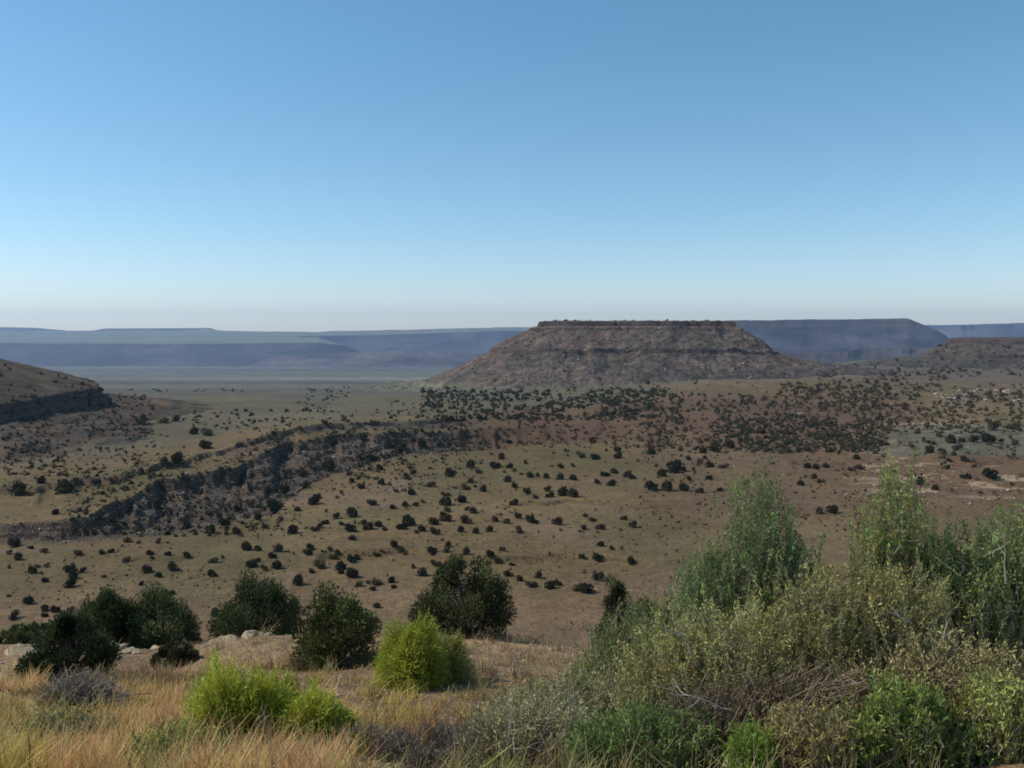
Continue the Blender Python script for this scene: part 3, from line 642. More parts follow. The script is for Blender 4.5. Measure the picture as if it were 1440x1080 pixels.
# ---- rubble below the ledges
def rock_base(seed, sub=ICO1):
    g = np.random.default_rng(seed); V = sub[0].copy()
    for _ in range(6):
        n = g.normal(size=3); n /= np.linalg.norm(n); d = g.uniform(.45, .8); t = V @ n
        V = V - np.clip(t - d, 0, None)[:, None] * n
    return V * g.uniform(.7, 1.2, 3)
def rubble(name, pos, rad, cols, label, seed=3):
    g = np.random.default_rng(seed); Vs, Fs, Cs, o = [], [], [], 0
    vi = g.integers(0, 6, len(pos))
    for k in range(6):
        m = vi == k; n = m.sum()
        if not n: continue
        V = rock_base(40 + k); Fq = ICO1[1]; a = g.uniform(0, 6.28, n); ca, sa = np.cos(a), np.sin(a); r = rad[m][:, None]
        X = (V[None, :, 0] * ca[:, None] - V[None, :, 1] * sa[:, None]) * r + pos[m][:, 0:1]
        Y = (V[None, :, 0] * sa[:, None] + V[None, :, 1] * ca[:, None]) * r + pos[m][:, 1:2]
        Z = V[None, :, 2] * r * .65 + pos[m][:, 2:3] + .15 * r
        Vs.append(np.stack([X, Y, Z], -1).reshape(-1, 3)); Fs.append((Fq[None] + (np.arange(n) * len(V))[:, None, None]).reshape(-1, 3) + o)
        Cs.append(np.repeat(cols[m], len(V), 0)); o += n * len(V)
    return link(name, mesh_from(name, np.concatenate(Vs), np.concatenate(Fs), [M_stone], False, np.concatenate(Cs)), kind='stuff', label=label, cat='rubble')
rp = []
def rband(n, poly, w0, w1, wl=0, thr=0, pale=.3, dmin=100.):
    xs_, lo, hi = poly
    px = g.uniform(xs_[0], xs_[-1], n); a = np.interp(px, xs_, lo); b = np.interp(px, xs_, hi); py = a + (b - a) * g.random(n)
    if wl: k = vnoise(px / wl, py / (wl * .5), 444) > thr; px, py = px[k], py[k]
    for p, q in zip(px, py):
        cc = (.42, .34, .27) if g.random() < pale else ((.20, .15, .12) if g.random() < .6 else (.11, .085, .07))
        rp.append((p, q, w0 + (w1 - w0) * g.random() ** 2.5, cc, dmin))
rband(1500, ([0, 125, 200, 300, 400, 480, 560, 650], [742, 728, 700, 675, 630, 620, 612, 608], [768, 762, 752, 742, 700, 665, 645, 635]), 1.4, 5.2, 0, 0, .28)
rband(700, ([90, 250, 420], [640, 650, 618], [735, 700, 640]), 1.4, 4.5, 0, 0, .25)
rband(420, ([90, 150, 260], [715, 715, 700], [752, 757, 750]), 1.5, 4, 0, 0, .6)
rband(500, ([640, 900, 1180], [470, 462, 480], [550, 545, 535]), 1.5, 4.5, 0, 0, .3)
rband(160, ([1190, 1300, 1440], [655, 655, 655], [700, 712, 722]), 2, 7, 24, .35, .7)
rband(160, ([1300, 1370, 1440], [550, 548, 548], [562, 566, 566]), 3, 8, 12, .5, .9)
rband(200, ([1100, 1300, 1440], [550, 550, 550], [620, 625, 640]), 2, 5, 24, .55, .6)
rband(140, ([600, 800, 1000], [592, 590, 580], [635, 630, 625]), 1.5, 3.5, 0, 0, .4)
rband(160, ([0, 100, 200], [560, 560, 600], [650, 650, 640]), 1.5, 3.5, 0, 0, .2)
rpa = np.array([on_ground(c[0], c[1], c[4]) for c in rp]); rra = np.array([c[2] for c in rp]) * rpa[:, 1] / F / 2
rubble('rubble', rpa, rra, np.array([c[3] for c in rp]) * g.uniform(.7, 1.25, (len(rp), 1)), 'broken pale and brown stones strewn below the rock ledges')

# ------------------------------------------------------------------ foreground plants
def gz(x, y): return float(ground_h(np.array([x]), np.array([y]))[0])
def spot(px, D): x = (px - 720) / F * D; return x, D, gz(x, D)
def lobes_sample(lobes, n, g, shell=.55):
    """points in a union of ellipsoids ((cx,cy,cz),(rx,ry,rz)), more of them near the skin"""
    vol = np.array([r[0] * r[1] * r[2] for _, r in lobes]) ** .75; li = g.choice(len(lobes), n, p=vol / vol.sum())
    d = g.normal(size=(n, 3)); d /= np.linalg.norm(d, axis=1, keepdims=True); rad = g.random(n)[:, None] ** .4 * (1 - shell) + shell * g.random(n)[:, None] ** .25
    c = np.array([l[0] for l in lobes])[li]; r = np.array([l[1] for l in lobes])[li]
    P = c + d * r * rad; P[:, 2] = np.abs(P[:, 2] - .03) + .03; return P
def bush_parts(seed, lobes, H, ntw, nleaf, leafL, leafW, col, up=.8, nstem=9, twl=(.14, .34), stem_r=.022, leafy=1.0, twr=.0022, amt=.22, tipcol=None, shell=.35, jit=.03):
    g = np.random.default_rng(seed)
    if ntw > 1400: nleaf = nleaf * 1.8; ntw = int(ntw * .55)
    Q = lobes_sample(lobes, ntw, g, shell) + g.normal(size=(ntw, 3)) * jit; Q[:, 2] = np.abs(Q[:, 2]); base = np.zeros(3)
    out = Q - [0, 0, -.25 * H]; out /= np.linalg.norm(out, axis=1, keepdims=True)
    d = out + g.normal(size=(ntw, 3)) * .38 + [0, 0, up * .5]; d /= np.linalg.norm(d, axis=1, keepdims=True)
    L = g.uniform(*twl, ntw)[:, None]; P0 = Q - d * L; P0[:, 2] = np.maximum(P0[:, 2], .02)
    segs0, segs1, ra, rb = [], [], [], []
    T = lobes_sample(lobes, nstem * 3, g, .2) * .8; nodes = []
    for k in range(nstem * 3):
        b = g.normal(size=3) * [.1, .1, 0]; c = b * .5 + T[k] * [.35, .35, .6] + g.normal(size=3) * .06; tt = np.linspace(0, 1, 8)[:, None]
        pts_ = b * (1 - tt) ** 2 + 2 * c * tt * (1 - tt) + T[k] * tt ** 2 + g.normal(size=(8, 3)) * .018; pts_[0, 2] = -.08
        rr = stem_r * (1 - tt[:, 0] * .75) * (1 if k < nstem else .6)
        segs0.append(pts_[:-1]); segs1.append(pts_[1:]); ra.append(rr[:-1]); rb.append(rr[1:]); nodes.append(pts_[2:])
    nodes = np.concatenate(nodes); sub = g.random(ntw) < .3; Ps = P0[sub]
    dist = np.linalg.norm(Ps[:, None] - nodes[None], axis=2) + (nodes[None, :, 2] > Ps[:, None, 2]) * .3
    A = nodes[np.argmin(dist, 1)]; Mid = (A + Ps) / 2 + g.normal(size=Ps.shape) * .03 - [0, 0, .02]
    segs0 += [A, Mid]; segs1 += [Mid, Ps]; ra += [np.full(len(A), .008), np.full(len(A), .005)]; rb += [np.full(len(A), .005), np.full(len(A), twr)]
    segs0.append(P0); segs1.append(Q); ra.append(np.full(ntw, twr * 1.5)); rb.append(np.full(ntw, twr * .6))
    wood = tubes(np.concatenate(segs0), np.concatenate(segs1), np.concatenate(ra), np.concatenate(rb))
    n = int(ntw * nleaf * leafy); n = int(n * 1.15); ti = g.integers(0, ntw, n); s = g.random((n, 1)) ** .8
    P = P0[ti] + (Q - P0)[ti] * s + g.normal(size=(n, 3)) * .008
    ld = d[ti] * .9 + g.normal(size=(n, 3)) * .65
    V, Fq = leaf_cards(P, ld, leafL * g.uniform(.6, 1.3, n), leafW * g.uniform(.7, 1.3, n), g)
    cb = np.asarray(col)[None] * (1 + g.normal(size=(ntw, 1)) * .3)[ti]
    if tipcol is not None:
        mixv = (g.random(ntw) < .35)[ti][:, None]; cb = np.where(mixv, np.asarray(tipcol)[None], cb)
    cl = np.repeat(np.clip(cb * (1 + g.normal(size=(n, 1)) * amt) * (1 + g.normal(size=(n, 3)) * .06), .004, .9), 4, 0)
    return wood, (V, Fq, cl)
def bush(name, px, D, lobes, label, cat='shrub', group=None, wood_m=None, leaf_m=None, parts=('branch', 'foliage'), **kw):
    x, y, z = spot(px, D); e = link(name, None, loc=(x, y, z), label=label, cat=cat, group=group)
    wd, (V, Fq, cl) = bush_parts(lobes=lobes, **kw)
    link('branches', mesh_from('branches', wd[0], wd[1], [wood_m or M_twig]), parent=e)
    if len(V): link('foliage', mesh_from('foliage', V, Fq, [leaf_m or M_leaf], False, cl), parent=e)
    return e
SAGE, SALT, YOL, DKG = (.37, .37, .15), (.24, .33, .105), (.45, .37, .13), (.06, .11, .03)
# tall saltbushes at the right; lobes are ((centre),(radii)) in metres
bush('saltbush', 1062, 8.2, [((-.05, 0, 1.25), (.66, .55, .78)), ((-.38, 0, 1.55), (.32, .3, .5)), ((.06, 0, 2.12), (.34, .3, .55)), ((.36, 0, 1.65), (.3, .3, .5)), ((-.2, .1, .6), (.75, .5, .5))],
     'tall blue green saltbush with feathery top, left of the two tallest bushes', seed=1, jit=.075, twl=(.2, .5), up=1.3, H=2.4, ntw=3000, nleaf=17, leafL=.036, leafW=.012, col=SALT, group='tall saltbushes', tipcol=SAGE)
bush('saltbush', 1268, 8.0, [((0, 0, 1.98), (.25, .22, .68)), ((-.14, 0, 1.65), (.3, .25, .5)), ((.16, 0, 1.5), (.36, .3, .5)), ((0, 0, 1.0), (.5, .4, .6))],
     'tall narrow saltbush with a pointed green spire, right of the two tallest bushes', seed=2, jit=.075, twl=(.2, .5), up=1.3, H=2.6, ntw=2400, nleaf=17, leafL=.034, leafW=.011, col=(.29, .37, .10), group='tall saltbushes', tipcol=YOL)
bush('saltbush', 1190, 7.3, [((0, 0, 1.15), (.6, .5, .42)), ((.45, 0, 1.2), (.5, .45, .4)), ((-.25, 0, .8), (.55, .5, .4)), ((.5, 0, .75), (.6, .5, .35))],
     'wide yellow olive saltbush filling the gap between the two tallest bushes', seed=3, jit=.075, twl=(.2, .5), up=1.3, H=1.6, ntw=3200, nleaf=16, leafL=.034, leafW=.011, col=YOL, group='saltbushes', tipcol=SAGE)
bush('saltbush', 1400, 7.8, [((0, 0, 1.3), (.5, .5, .5)), ((-.15, 0, 1.45), (.35, .35, .45)), ((.35, 0, 1.6), (.4, .4, .45)), ((.1, 0, .7), (.7, .5, .5))],
     'green saltbush cut by the right edge of the view', seed=4, jit=.075, twl=(.2, .5), up=1.3, H=2.0, ntw=2800, nleaf=16, leafL=.034, leafW=.012, col=(.32, .40, .12), group='saltbushes', tipcol=SAGE)
bush('saltbush', 925, 8.6, [((0, 0, .95), (.6, .5, .5)), ((-.35, 0, .75), (.5, .4, .42)), ((.4, 0, 1.05), (.45, .4, .5)), ((0, 0, .45), (.85, .5, .35))],
     'grey olive saltbush leaning left beside the dark wash bushes', seed=5, jit=.075, twl=(.2, .5), up=1.3, H=1.5, ntw=2900, nleaf=16, leafL=.034, leafW=.011, col=(.34, .34, .13), group='saltbushes', tipcol=(.24, .30, .10))
bush('saltbush', 1030, 7.2, [((0, 0, .95), (.75, .5, .4)), ((-.5, 0, .75), (.5, .4, .35)), ((.5, 0, .85), (.5, .4, .35))],
     'low grey green saltbush in front of the tallest left bush', seed=6, jit=.075, twl=(.2, .5), up=1.3, H=1.2, ntw=2500, nleaf=15, leafL=.032, leafW=.010, col=(.37, .36, .13), group='saltbushes', tipcol=YOL)
bush('sagebrush', 790, 7.6, [((0, 0, .38), (.55, .5, .34)), ((-.3, 0, .3), (.4, .4, .26)), ((.4, 0, .42), (.4, .4, .34))],
     'loose grey sagebrush with white twigs at the centre of the foreground', seed=7, H=.9, ntw=1800, nleaf=13, leafL=.03, leafW=.010, col=(.42, .40, .19), group='sagebrush clumps', wood_m=M_twig)
bush('sagebrush', 715, 6.7, [((0, 0, .28), (.4, .4, .3)), ((.35, 0, .3), (.4, .35, .32))],
     'thin straw grey sagebrush above the grey dead shrubs at the bottom', seed=8, H=.55, ntw=1000, nleaf=12, leafL=.03, leafW=.009, col=(.42, .38, .19), group='sagebrush clumps', wood_m=M_twig)
bush('sagebrush', 1340, 6.3, [((0, 0, .62), (.5, .4, .35)), ((-.4, 0, .45), (.45, .35, .32)), ((.4, 0, .55), (.4, .35, .3))],
     'twiggy brown and olive sagebrush low at the right', seed=9, H=1., ntw=1500, nleaf=7, leafL=.03, leafW=.010, col=(.45, .37, .15), group='sagebrush clumps', wood_m=M_brown)
# dead branch tangle
bush('brush_pile', 1075, 6.35, [((0, 0, .42), (.62, .45, .32)), ((.5, 0, .52), (.5, .4, .3)), ((-.5, 0, .4), (.4, .35, .28))],
     'tangled heap of dead brown branches under the big saltbushes', cat='brush pile', seed=10, H=.8, ntw=1900, nleaf=5, leafL=.03, leafW=.009, col=(.22, .17, .10), wood_m=M_brown, twl=(.2, .5), twr=.0034, up=.1, stem_r=.016, nstem=12)
bush('brush_pile', 95, 10.5, [((0, 0, .3), (.55, .4, .28)), ((.3, 0, .2), (.4, .3, .2))],
     'grey dead brush pile at the left in front of the junipers', cat='brush pile', seed=11, H=.5, ntw=900, nleaf=2, leafL=.03, leafW=.008, col=(.2, .16, .12), wood_m=M_twig, twl=(.15, .4), twr=.005, up=-.1)
# green plants at the bottom edge
bush('weed', 905, 6.1, [((0, 0, .25), (.42, .35, .3)), ((.35, 0, .22), (.35, .3, .26)), ((-.3, 0, .18), (.3, .3, .24))],
     'dark green leafy weed at the bottom centre edge', cat='plant', seed=12, H=.5, ntw=1300, nleaf=16, leafL=.045, leafW=.009, col=(.22, .30, .08), group='green plants at the bottom', up=1.6, amt=.3, tipcol=(.14, .2, .05))
bush('weed', 1066, 5.7, [((0, 0, .16), (.15, .15, .26))],
     'small bright green tuft below the dead branch tangle', cat='plant', seed=13, H=.4, ntw=420, nleaf=20, leafL=.05, leafW=.007, col=(.26, .36, .05), group='green plants at the bottom', up=2.2)
bush('weed', 1285, 5.9, [((0, 0, .42), (.28, .28, .26)), ((-.3, 0, .22), (.35, .3, .24)), ((.2, 0, .2), (.4, .3, .26))],
     'fresh green and yellow leafy plant at the bottom right', cat='plant', seed=14, H=.6, ntw=1300, nleaf=14, leafL=.045, leafW=.014, col=(.27, .35, .08), group='green plants at the bottom', up=1.1, tipcol=(.32, .32, .09))
bush('weed', 1420, 5.9, [((0, 0, .35), (.26, .25, .32)), ((.2, 0, .2), (.3, .3, .3))],
     'yellow green leafy plant in the bottom right corner', cat='plant', seed=15, H=.6, ntw=900, nleaf=13, leafL=.045, leafW=.013, col=(.40, .41, .12), group='green plants at the bottom', up=1.4)
bush('weed', 1150, 5.8, [((0, 0, .3), (.36, .3, .22))],
     'ochre green weed between the bright tuft and the green plant', cat='plant', seed=16, H=.5, ntw=700, nleaf=11, leafL=.04, leafW=.010, col=(.38, .31, .11), group='green plants at the bottom')
bush('weed', 65, 6.7, [((0, 0, .18), (.42, .3, .26)), ((.28, 0, .14), (.32, .25, .22))],
     'dusty grey green weed in dry grass at the bottom left', cat='plant', seed=17, H=.35, ntw=700, nleaf=16, leafL=.035, leafW=.010, col=(.40, .40, .17), group='green plants at the bottom')
bush('weed', 225, 5.9, [((0, 0, .12), (.4, .3, .2))],
     'low yellow green weed on the bottom edge below the pink grass', cat='plant', seed=18, H=.3, ntw=700, nleaf=16, leafL=.035, leafW=.009, col=(.42, .43, .10), group='green plants at the bottom', up=1.4)
# rabbitbrush: dense domes of thin upright stems
def rabbit(px, D, W, H, label, seed, col=(.47, .48, .075), n=6500, lob=None):
    g = np.random.default_rng(seed); x, y, z = spot(px, D); e = link('rabbitbrush', None, loc=(x, y, z - .03), label=label, cat='bush', group='bright green rabbitbrush')
    lob = lob or [(0, 0, 1.)]
    li = g.integers(0, len(lob), n); cx = np.array([l[0] for l in lob])[li] * W; cy = np.array([l[1] for l in lob])[li] * W; sc = np.array([l[2] for l in lob])[li]
    ph = g.uniform(0, 2 * math.pi, n); el = np.arccos(g.uniform(.02, 1, n)) * 1.04
    rr = (1 + .12 * np.sin(3 * ph + seed) + .12 * np.sin(5 * ph + 2 * seed) * np.sin(4 * el) + .16 * (vnoise(ph * 2.2 + 9, el * 3.5, seed) - .5)) * g.uniform(.7, 1.04, n) ** .8 * sc
    tip = np.stack([cx + np.sin(el) * np.cos(ph) * W / 2 * rr, cy + np.sin(el) * np.sin(ph) * W / 2 * rr, np.cos(el) * H * rr + .06 * H], 1)
    b0 = np.stack([cx * .7 + g.normal(size=n) * .07 * W, cy * .7 + g.normal(size=n) * .07 * W, np.zeros(n)], 1)
    mid = b0 * .35 + tip * .65 + np.stack([(tip[:, 0] - cx) * -.12, (tip[:, 1] - cy) * -.12, tip[:, 2] * .08], 1)
    s = g.normal(size=(n, 3)) * [1, 1, .1]; s /= np.linalg.norm(s, axis=1, keepdims=True); wd = .0045 + .0004 * D
    V = np.stack([b0 - s * wd * .4, b0 + s * wd * .4, mid + s * wd * .6, mid - s * wd * .6, tip + s * wd * .25, tip - s * wd * .25], 1).reshape(-1, 3)
    Fq = (np.arange(n)[:, None, None] * 6 + np.array([[0, 1, 2, 3], [3, 2, 4, 5]])[None]).reshape(-1, 4)
    cl = jitter_col(col, n, g, 6, .18, .06); f = np.tile([.55, .55, .9, .9, 1.1, 1.1], n)[:, None]; f = 1 - (1 - f) * .6
    link('stems', mesh_from('stems', V, Fq, [M_leaf], False, cl), parent=e)
    m = int(n * 3.6); ti = g.integers(0, n, m); t_ = g.uniform(.1, 1, (m, 1)); P = mid[ti] * (1 - t_) + tip[ti] * t_
    d = (tip - mid)[ti]; d /= np.linalg.norm(d, axis=1, keepdims=True)
    V, Fq = leaf_cards(P, d + g.normal(size=(m, 3)) * .6, .05, .006 + .0004 * D, g)
    link('foliage', mesh_from('foliage', V, Fq, [M_leaf], False, jitter_col(np.array(col) * 1.08, m, g, 4, .3, .09)), parent=e)
rabbit(575, 15.0, 1.4, 1.08, 'rounded lime green rabbitbrush in front of the broad dark juniper', 31)
rabbit(622, 15.6, 1.15, .85, 'duller olive rabbitbrush touching the lime green one on its right', 32, col=(.46, .42, .13), n=3400)
rabbit(318, 7.5, .86, .74, 'largest lime green rabbitbrush, before the dry bank at the left', 33, n=7000, lob=[(-.12, 0, .95), (.28, .1, .8), (-.18, -.25, .62)])
rabbit(385, 8.6, .6, .56, 'olive green rabbitbrush joining the two larger green ones', 36, col=(.43, .43, .09), n=3500)
rabbit(434, 7.5, .66, .5, 'low bright green rabbitbrush to the right of the largest one', 34, n=4200, lob=[(0, 0, 1.), (.3, .1, .6)])
rabbit(835, 10.5, .8, .72, 'small green rabbitbrush half hidden behind the grey sagebrush', 35, n=2500)
# small grey cushion shrubs
for k, (px, D, wd, ht, lb) in enumerate([(552, 6.9, .22, .19, 'small grey cushion shrub beside yellow stones at the bottom'), (592, 6.5, .17, .15, 'smallest grey cushion shrub between its two neighbours'),
        (668, 6.7, .3, .3, 'largest mauve grey dead shrub below the white twigs'), (610, 7.7, .24, .18, 'brownish cushion shrub under the orange grass patch'),
        (508, 7.2, .28, .17, 'dark brown cushion shrub at the left of the orange grass')]):
    bush('cushion_shrub', px, D, [((0, 0, ht * .55), (wd, wd, ht * .8))], lb, seed=50 + k, H=ht, ntw=700, nleaf=4, leafL=.02, leafW=.006, col=(.17, .13, .115), group='grey cushion shrubs', wood_m=M_twig, twl=(.05, .12), up=1.2, stem_r=.006)

# bare bleached branches
def branch(px, D, h0, ang, L, label, seed, m=M_bleach, lean=0.):
    g = np.random.default_rng(seed); x, y, z = spot(px, D); A, B, r0, r1 = [], [], [], []
    def grow(p, d, L, r, lev):
        n = 6; pts_ = [p]
        for i in range(n):
            d = d + g.normal(size=3) * .16; d /= np.linalg.norm(d); pts_.append(pts_[-1] + d * L / n)
        for i in range(n): A.append(pts_[i]); B.append(pts_[i + 1]); r0.append(r * (1 - i / n * .7)); r1.append(r * (1 - (i + 1) / n * .7))
        if lev < 2:
            for i in (3, 4)[:2 - lev]:
                dd = d + g.normal(size=3) * .7; dd /= np.linalg.norm(dd); grow(pts_[i], dd, L * .5, r * .55, lev + 1)
    grow(np.zeros(3), np.array([math.cos(ang), -.25 + lean, math.sin(ang)]), L, .005 + .0004 * D, 0)
    V, Fq = tubes(A, B, r0, r1, 5)
    o = link('dead_branch', mesh_from('dead_branch', V, Fq, [m]), loc=(x, y, z + h0), label=label, cat='branch', group='bare dead branches')
for a in [(712, 9.2, .35, 1.7, .62, 'thin white dead branch rising before the broad dark juniper', 61), (745, 7.4, .35, 2.3, .38, 'short thick white dead branch left of the grey sagebrush', 62),
          (935, 6.9, .32, .6, .45, 'forked white dead branch in front of the saltbushes', 63), (1035, 6.2, .45, 2.6, .5, 'pale dead branch lying on the brown branch tangle', 64),
          (1292, 6.7, .95, 2.5, .22, 'white broken branch high in the yellow olive saltbush', 65), (742, 6.2, .02, 1.9, .5, 'bleached dead branch standing in the bottom centre grass', 66),
          (1395, 6.6, .35, -.9, .5, 'grey dead branch hanging low at the right', 67), (975, 9.0, .9, 1.5, .5, 'white twig standing in the left saltbush', 68),
          (345, 7.2, .02, 1.2, .42, 'leaning straw coloured stalk before the largest rabbitbrush', 69), (890, 11.5, .2, 1.5, .45, 'white dead branch upright behind the small green rabbitbrush', 70),
          (1425, 7.0, 1.2, 1.75, .5, 'grey bare branch rising at the right edge', 71), (800, 6.6, .3, 1.2, .4, 'thin pale dead branch in the grey sagebrush', 72),
          (1120, 6.0, .35, .3, .45, 'pale dead branch sticking right out of the brown tangle', 73), (1220, 6.2, .35, 2.2, .4, 'pale dead branch between the brown tangle and green plant', 74), (985, 6.6, .75, 1.9, .4, 'short pale dead branch above the forked one', 75),
          (1330, 6.4, .75, 1.0, .22, 'pale twig above the brown and olive sagebrush', 76), (700, 6.3, .05, .9, .4, 'low bleached dead branch beside the mauve dead shrub', 77)]:
    branch(*a)

# junipers on the brow
def juniper(px, D, top_row, wpx, label, seed, col=(.035, .05, .02), n=11000, tall=1.0):
    col = np.array(col) * [2.5, 2.1, 2.0]; wpx *= 1.08; n = int(n * 1.5)
    g = np.random.default_rng(seed); x, y, z = spot(px, D); H = -(top_row - HOR) / F * D - z; W = wpx * D / F
    e = link('juniper_tree', None, loc=(x, y, z), label=label, cat='juniper', group='dark junipers on the brow')
    nc_ = 46; u = g.random(nc_); a = g.uniform(0, 2 * math.pi, nc_); hh = .12 + .85 * u
    prof_ = np.interp(hh, [0, .2, .45, .7, .88, 1], [.62, .95, 1, .78, .45, .12]) * g.uniform(.35, 1.0, nc_) ** .6
    Cc = np.stack([np.cos(a) * prof_ * W * .40, np.sin(a) * prof_ * W * .40, hh * H * .90], 1)
    Cc[0] = (g.normal() * .08 * W, 0, H * .93); cr = g.uniform(.12, .2, nc_) * min(W, H * 1.1) * (1.15 - .45 * hh)
    cr *= .95; li = g.choice(nc_, n, p=cr ** 2 / (cr ** 2).sum()); d = g.normal(size=(n, 3)); d /= np.linalg.norm(d, axis=1, keepdims=True)
    P = Cc[li] + d * cr[li][:, None] * (g.random((n, 1)) ** .45) * [1, 1, 1.15]; P[:, 2] = np.maximum(P[:, 2], .05)
    ld = d * .6 + (P - [0, 0, .3 * H]) / H * .5 + g.normal(size=(n, 3)) * .4 + [0, 0, .45]
    V, Fq = leaf_cards(P, ld, g.uniform(.05, .11, n), g.uniform(.025, .045, n), g)
    cb = np.asarray(col) * (1 + g.normal(size=(nc_, 1)) * .3)[li] * (1 + g.normal(size=(n, 1)) * .25)
    link('crown', mesh_from('crown', V, Fq, [M_needle], False, np.repeat(np.clip(cb, .006, .5), 4, 0)), parent=e)
    A, B, r0, r1 = [], [], [], []
    for k in range(nc_):
        b = g.normal(size=3) * [.06, .06, 0]; c = b + (Cc[k] - b) * [.3, .3, .5]; tt = np.linspace(0, 1, 6)[:, None]
        q = b * (1 - tt) ** 2 + 2 * c * tt * (1 - tt) + Cc[k] * tt ** 2; q[0, 2] = -.15; rr = .075 * (1 - tt[:, 0] * .85) * (.5 + .5 * (k < 6))
        A.append(q[:-1]); B.append(q[1:]); r0.append(rr[:-1]); r1.append(rr[1:])
    V, Fq = tubes(np.concatenate(A), np.concatenate(B), np.concatenate(r0), np.concatenate(r1), 6)
    link('trunk', mesh_from('trunk', V, Fq, [M_bark]), parent=e)
for a in [(357, 26, 815, 122, 'dark juniper with a domed peak, behind the dry bank', 181, (.035, .05, .02), 15000), (655, 22.5, 790, 166, 'broadest dark juniper, behind the lime green rabbitbrush', 82, (.04, .05, .022), 17000),
          (468, 18.3, 838, 130, 'loose juniper right of the domed one, with thin open crown', 83, (.055, .068, .024), 9500), (150, 25, 838, 92, 'narrow dark juniper standing in the middle of the left clump', 84),
          (214, 25.5, 836, 112, 'rounded dark juniper at the right end of the left clump', 85, (.045, .062, .024)), (86, 19.3, 874, 132, 'wide dark juniper nearest of the left clump', 86, (.035, .05, .02), 12000),
          (18, 26, 886, 92, 'juniper at the left edge of the view', 87, (.045, .06, .024), 8000), (112, 28, 852, 60, 'small juniper behind the left clump', 88, (.045, .06, .024), 6000),
          (236, 20, 915, 75, 'low dark juniper bush at the foot of the rounded one', 89, (.05, .055, .026), 6000), (408, 29, 850, 40, 'small slender juniper between the domed and loose ones', 90, (.04, .05, .025), 4000),
          (868, 30, 815, 62, 'dark juniper peeping out left of the saltbushes', 91, (.04, .05, .02), 7000), (905, 27, 850, 90, 'dark juniper mostly hidden behind the grey olive saltbush', 92, (.04, .05, .02), 7000),
          (1155, 17, 845, 60, 'small dark juniper seen through the gap between the saltbushes', 93, (.02, .03, .015), 6000)]:
    juniper(*a)

# stones on the brow
STN = [mesh_from('stone', *((lambda V: (V * [1, 1, .7], ICO2[1]))(rock_base(70 + k, ICO2))), [M_stone], False, np.tile((.46, .35, .22), (len(ICO2[0]), 1)) * np.random.default_rng(k).uniform(.75, 1.2, (len(ICO2[0]), 1))) for k in range(5)]
g = np.random.default_rng(99)
for (px, D, spread, n, s0, s1, lb, gp) in [(165, 22.5, 45, 16, .10, .3, 'pale yellow stone in the heap below the left junipers', 'stones heaped below the left junipers'),
        (20, 22, 26, 7, .12, .35, 'pale stone at the foot of the leftmost juniper', 'stones by the leftmost juniper'),
        (330, 22.3, 70, 16, .08, .28, 'tan stone on the dry bank behind the largest rabbitbrush', 'stones on the dry bank'),
        (605, 6.6, 70, 22, .02, .07, 'yellow stone among the grey cushion shrubs', 'stones among the cushion shrubs'),
        (500, 6.6, 60, 6, .02, .05, 'small tan stone in the dry grass left of the cushion shrubs', 'stones in the dry grass'),
        (740, 20, 80, 6, .06, .16, 'pale stone on the slope right of the broadest juniper', 'stones right of the broadest juniper')]:
    L = []
    for k in range(n):
        x, y, z = spot(px + g.normal() * spread * .5, D * (1 + g.normal() * .03)); sz = g.uniform(s0, s1)
        o = link('stone', STN[int(g.integers(0, 5))], loc=(x, y, z + sz * .15), rotz=g.uniform(0, 6), cat='stone', group=gp); o.scale = (sz, sz * g.uniform(.6, 1), sz * g.uniform(.5, .9))
        L.append((x / y, o))
    L.sort(key=lambda q: q[0]); n1 = len(L); OR2 = ORD + ['eleventh', 'twelfth', 'thirteenth', 'fourteenth', 'fifteenth', 'sixteenth', 'seventeenth', 'eighteenth', 'nineteenth', 'twentieth', 'twenty first', 'twenty second', 'twenty third', 'twenty fourth']
    for k, (_, o) in enumerate(L): o['label'] = lb + (', leftmost' if k == 0 else (', rightmost' if k == n1 - 1 else ', %s from left' % OR2[k]))

# pebbles
g = np.random.default_rng(77); n_ = 3200; D_ = 4.2 * (24 / 4.2) ** g.random(n_); X_ = (g.uniform(-350, 1800, n_) - 720) / F * D_
rubble('pebbles', np.stack([X_, D_, ground_h(X_, D_)], -1), g.uniform(.008, .028, n_) * (D_ / 7) ** .8, np.array([(.42, .30, .18), (.34, .24, .16), (.52, .42, .30)])[g.integers(0, 3, n_)], 'tan pebbles scattered over the bare soil of the brow', 9)
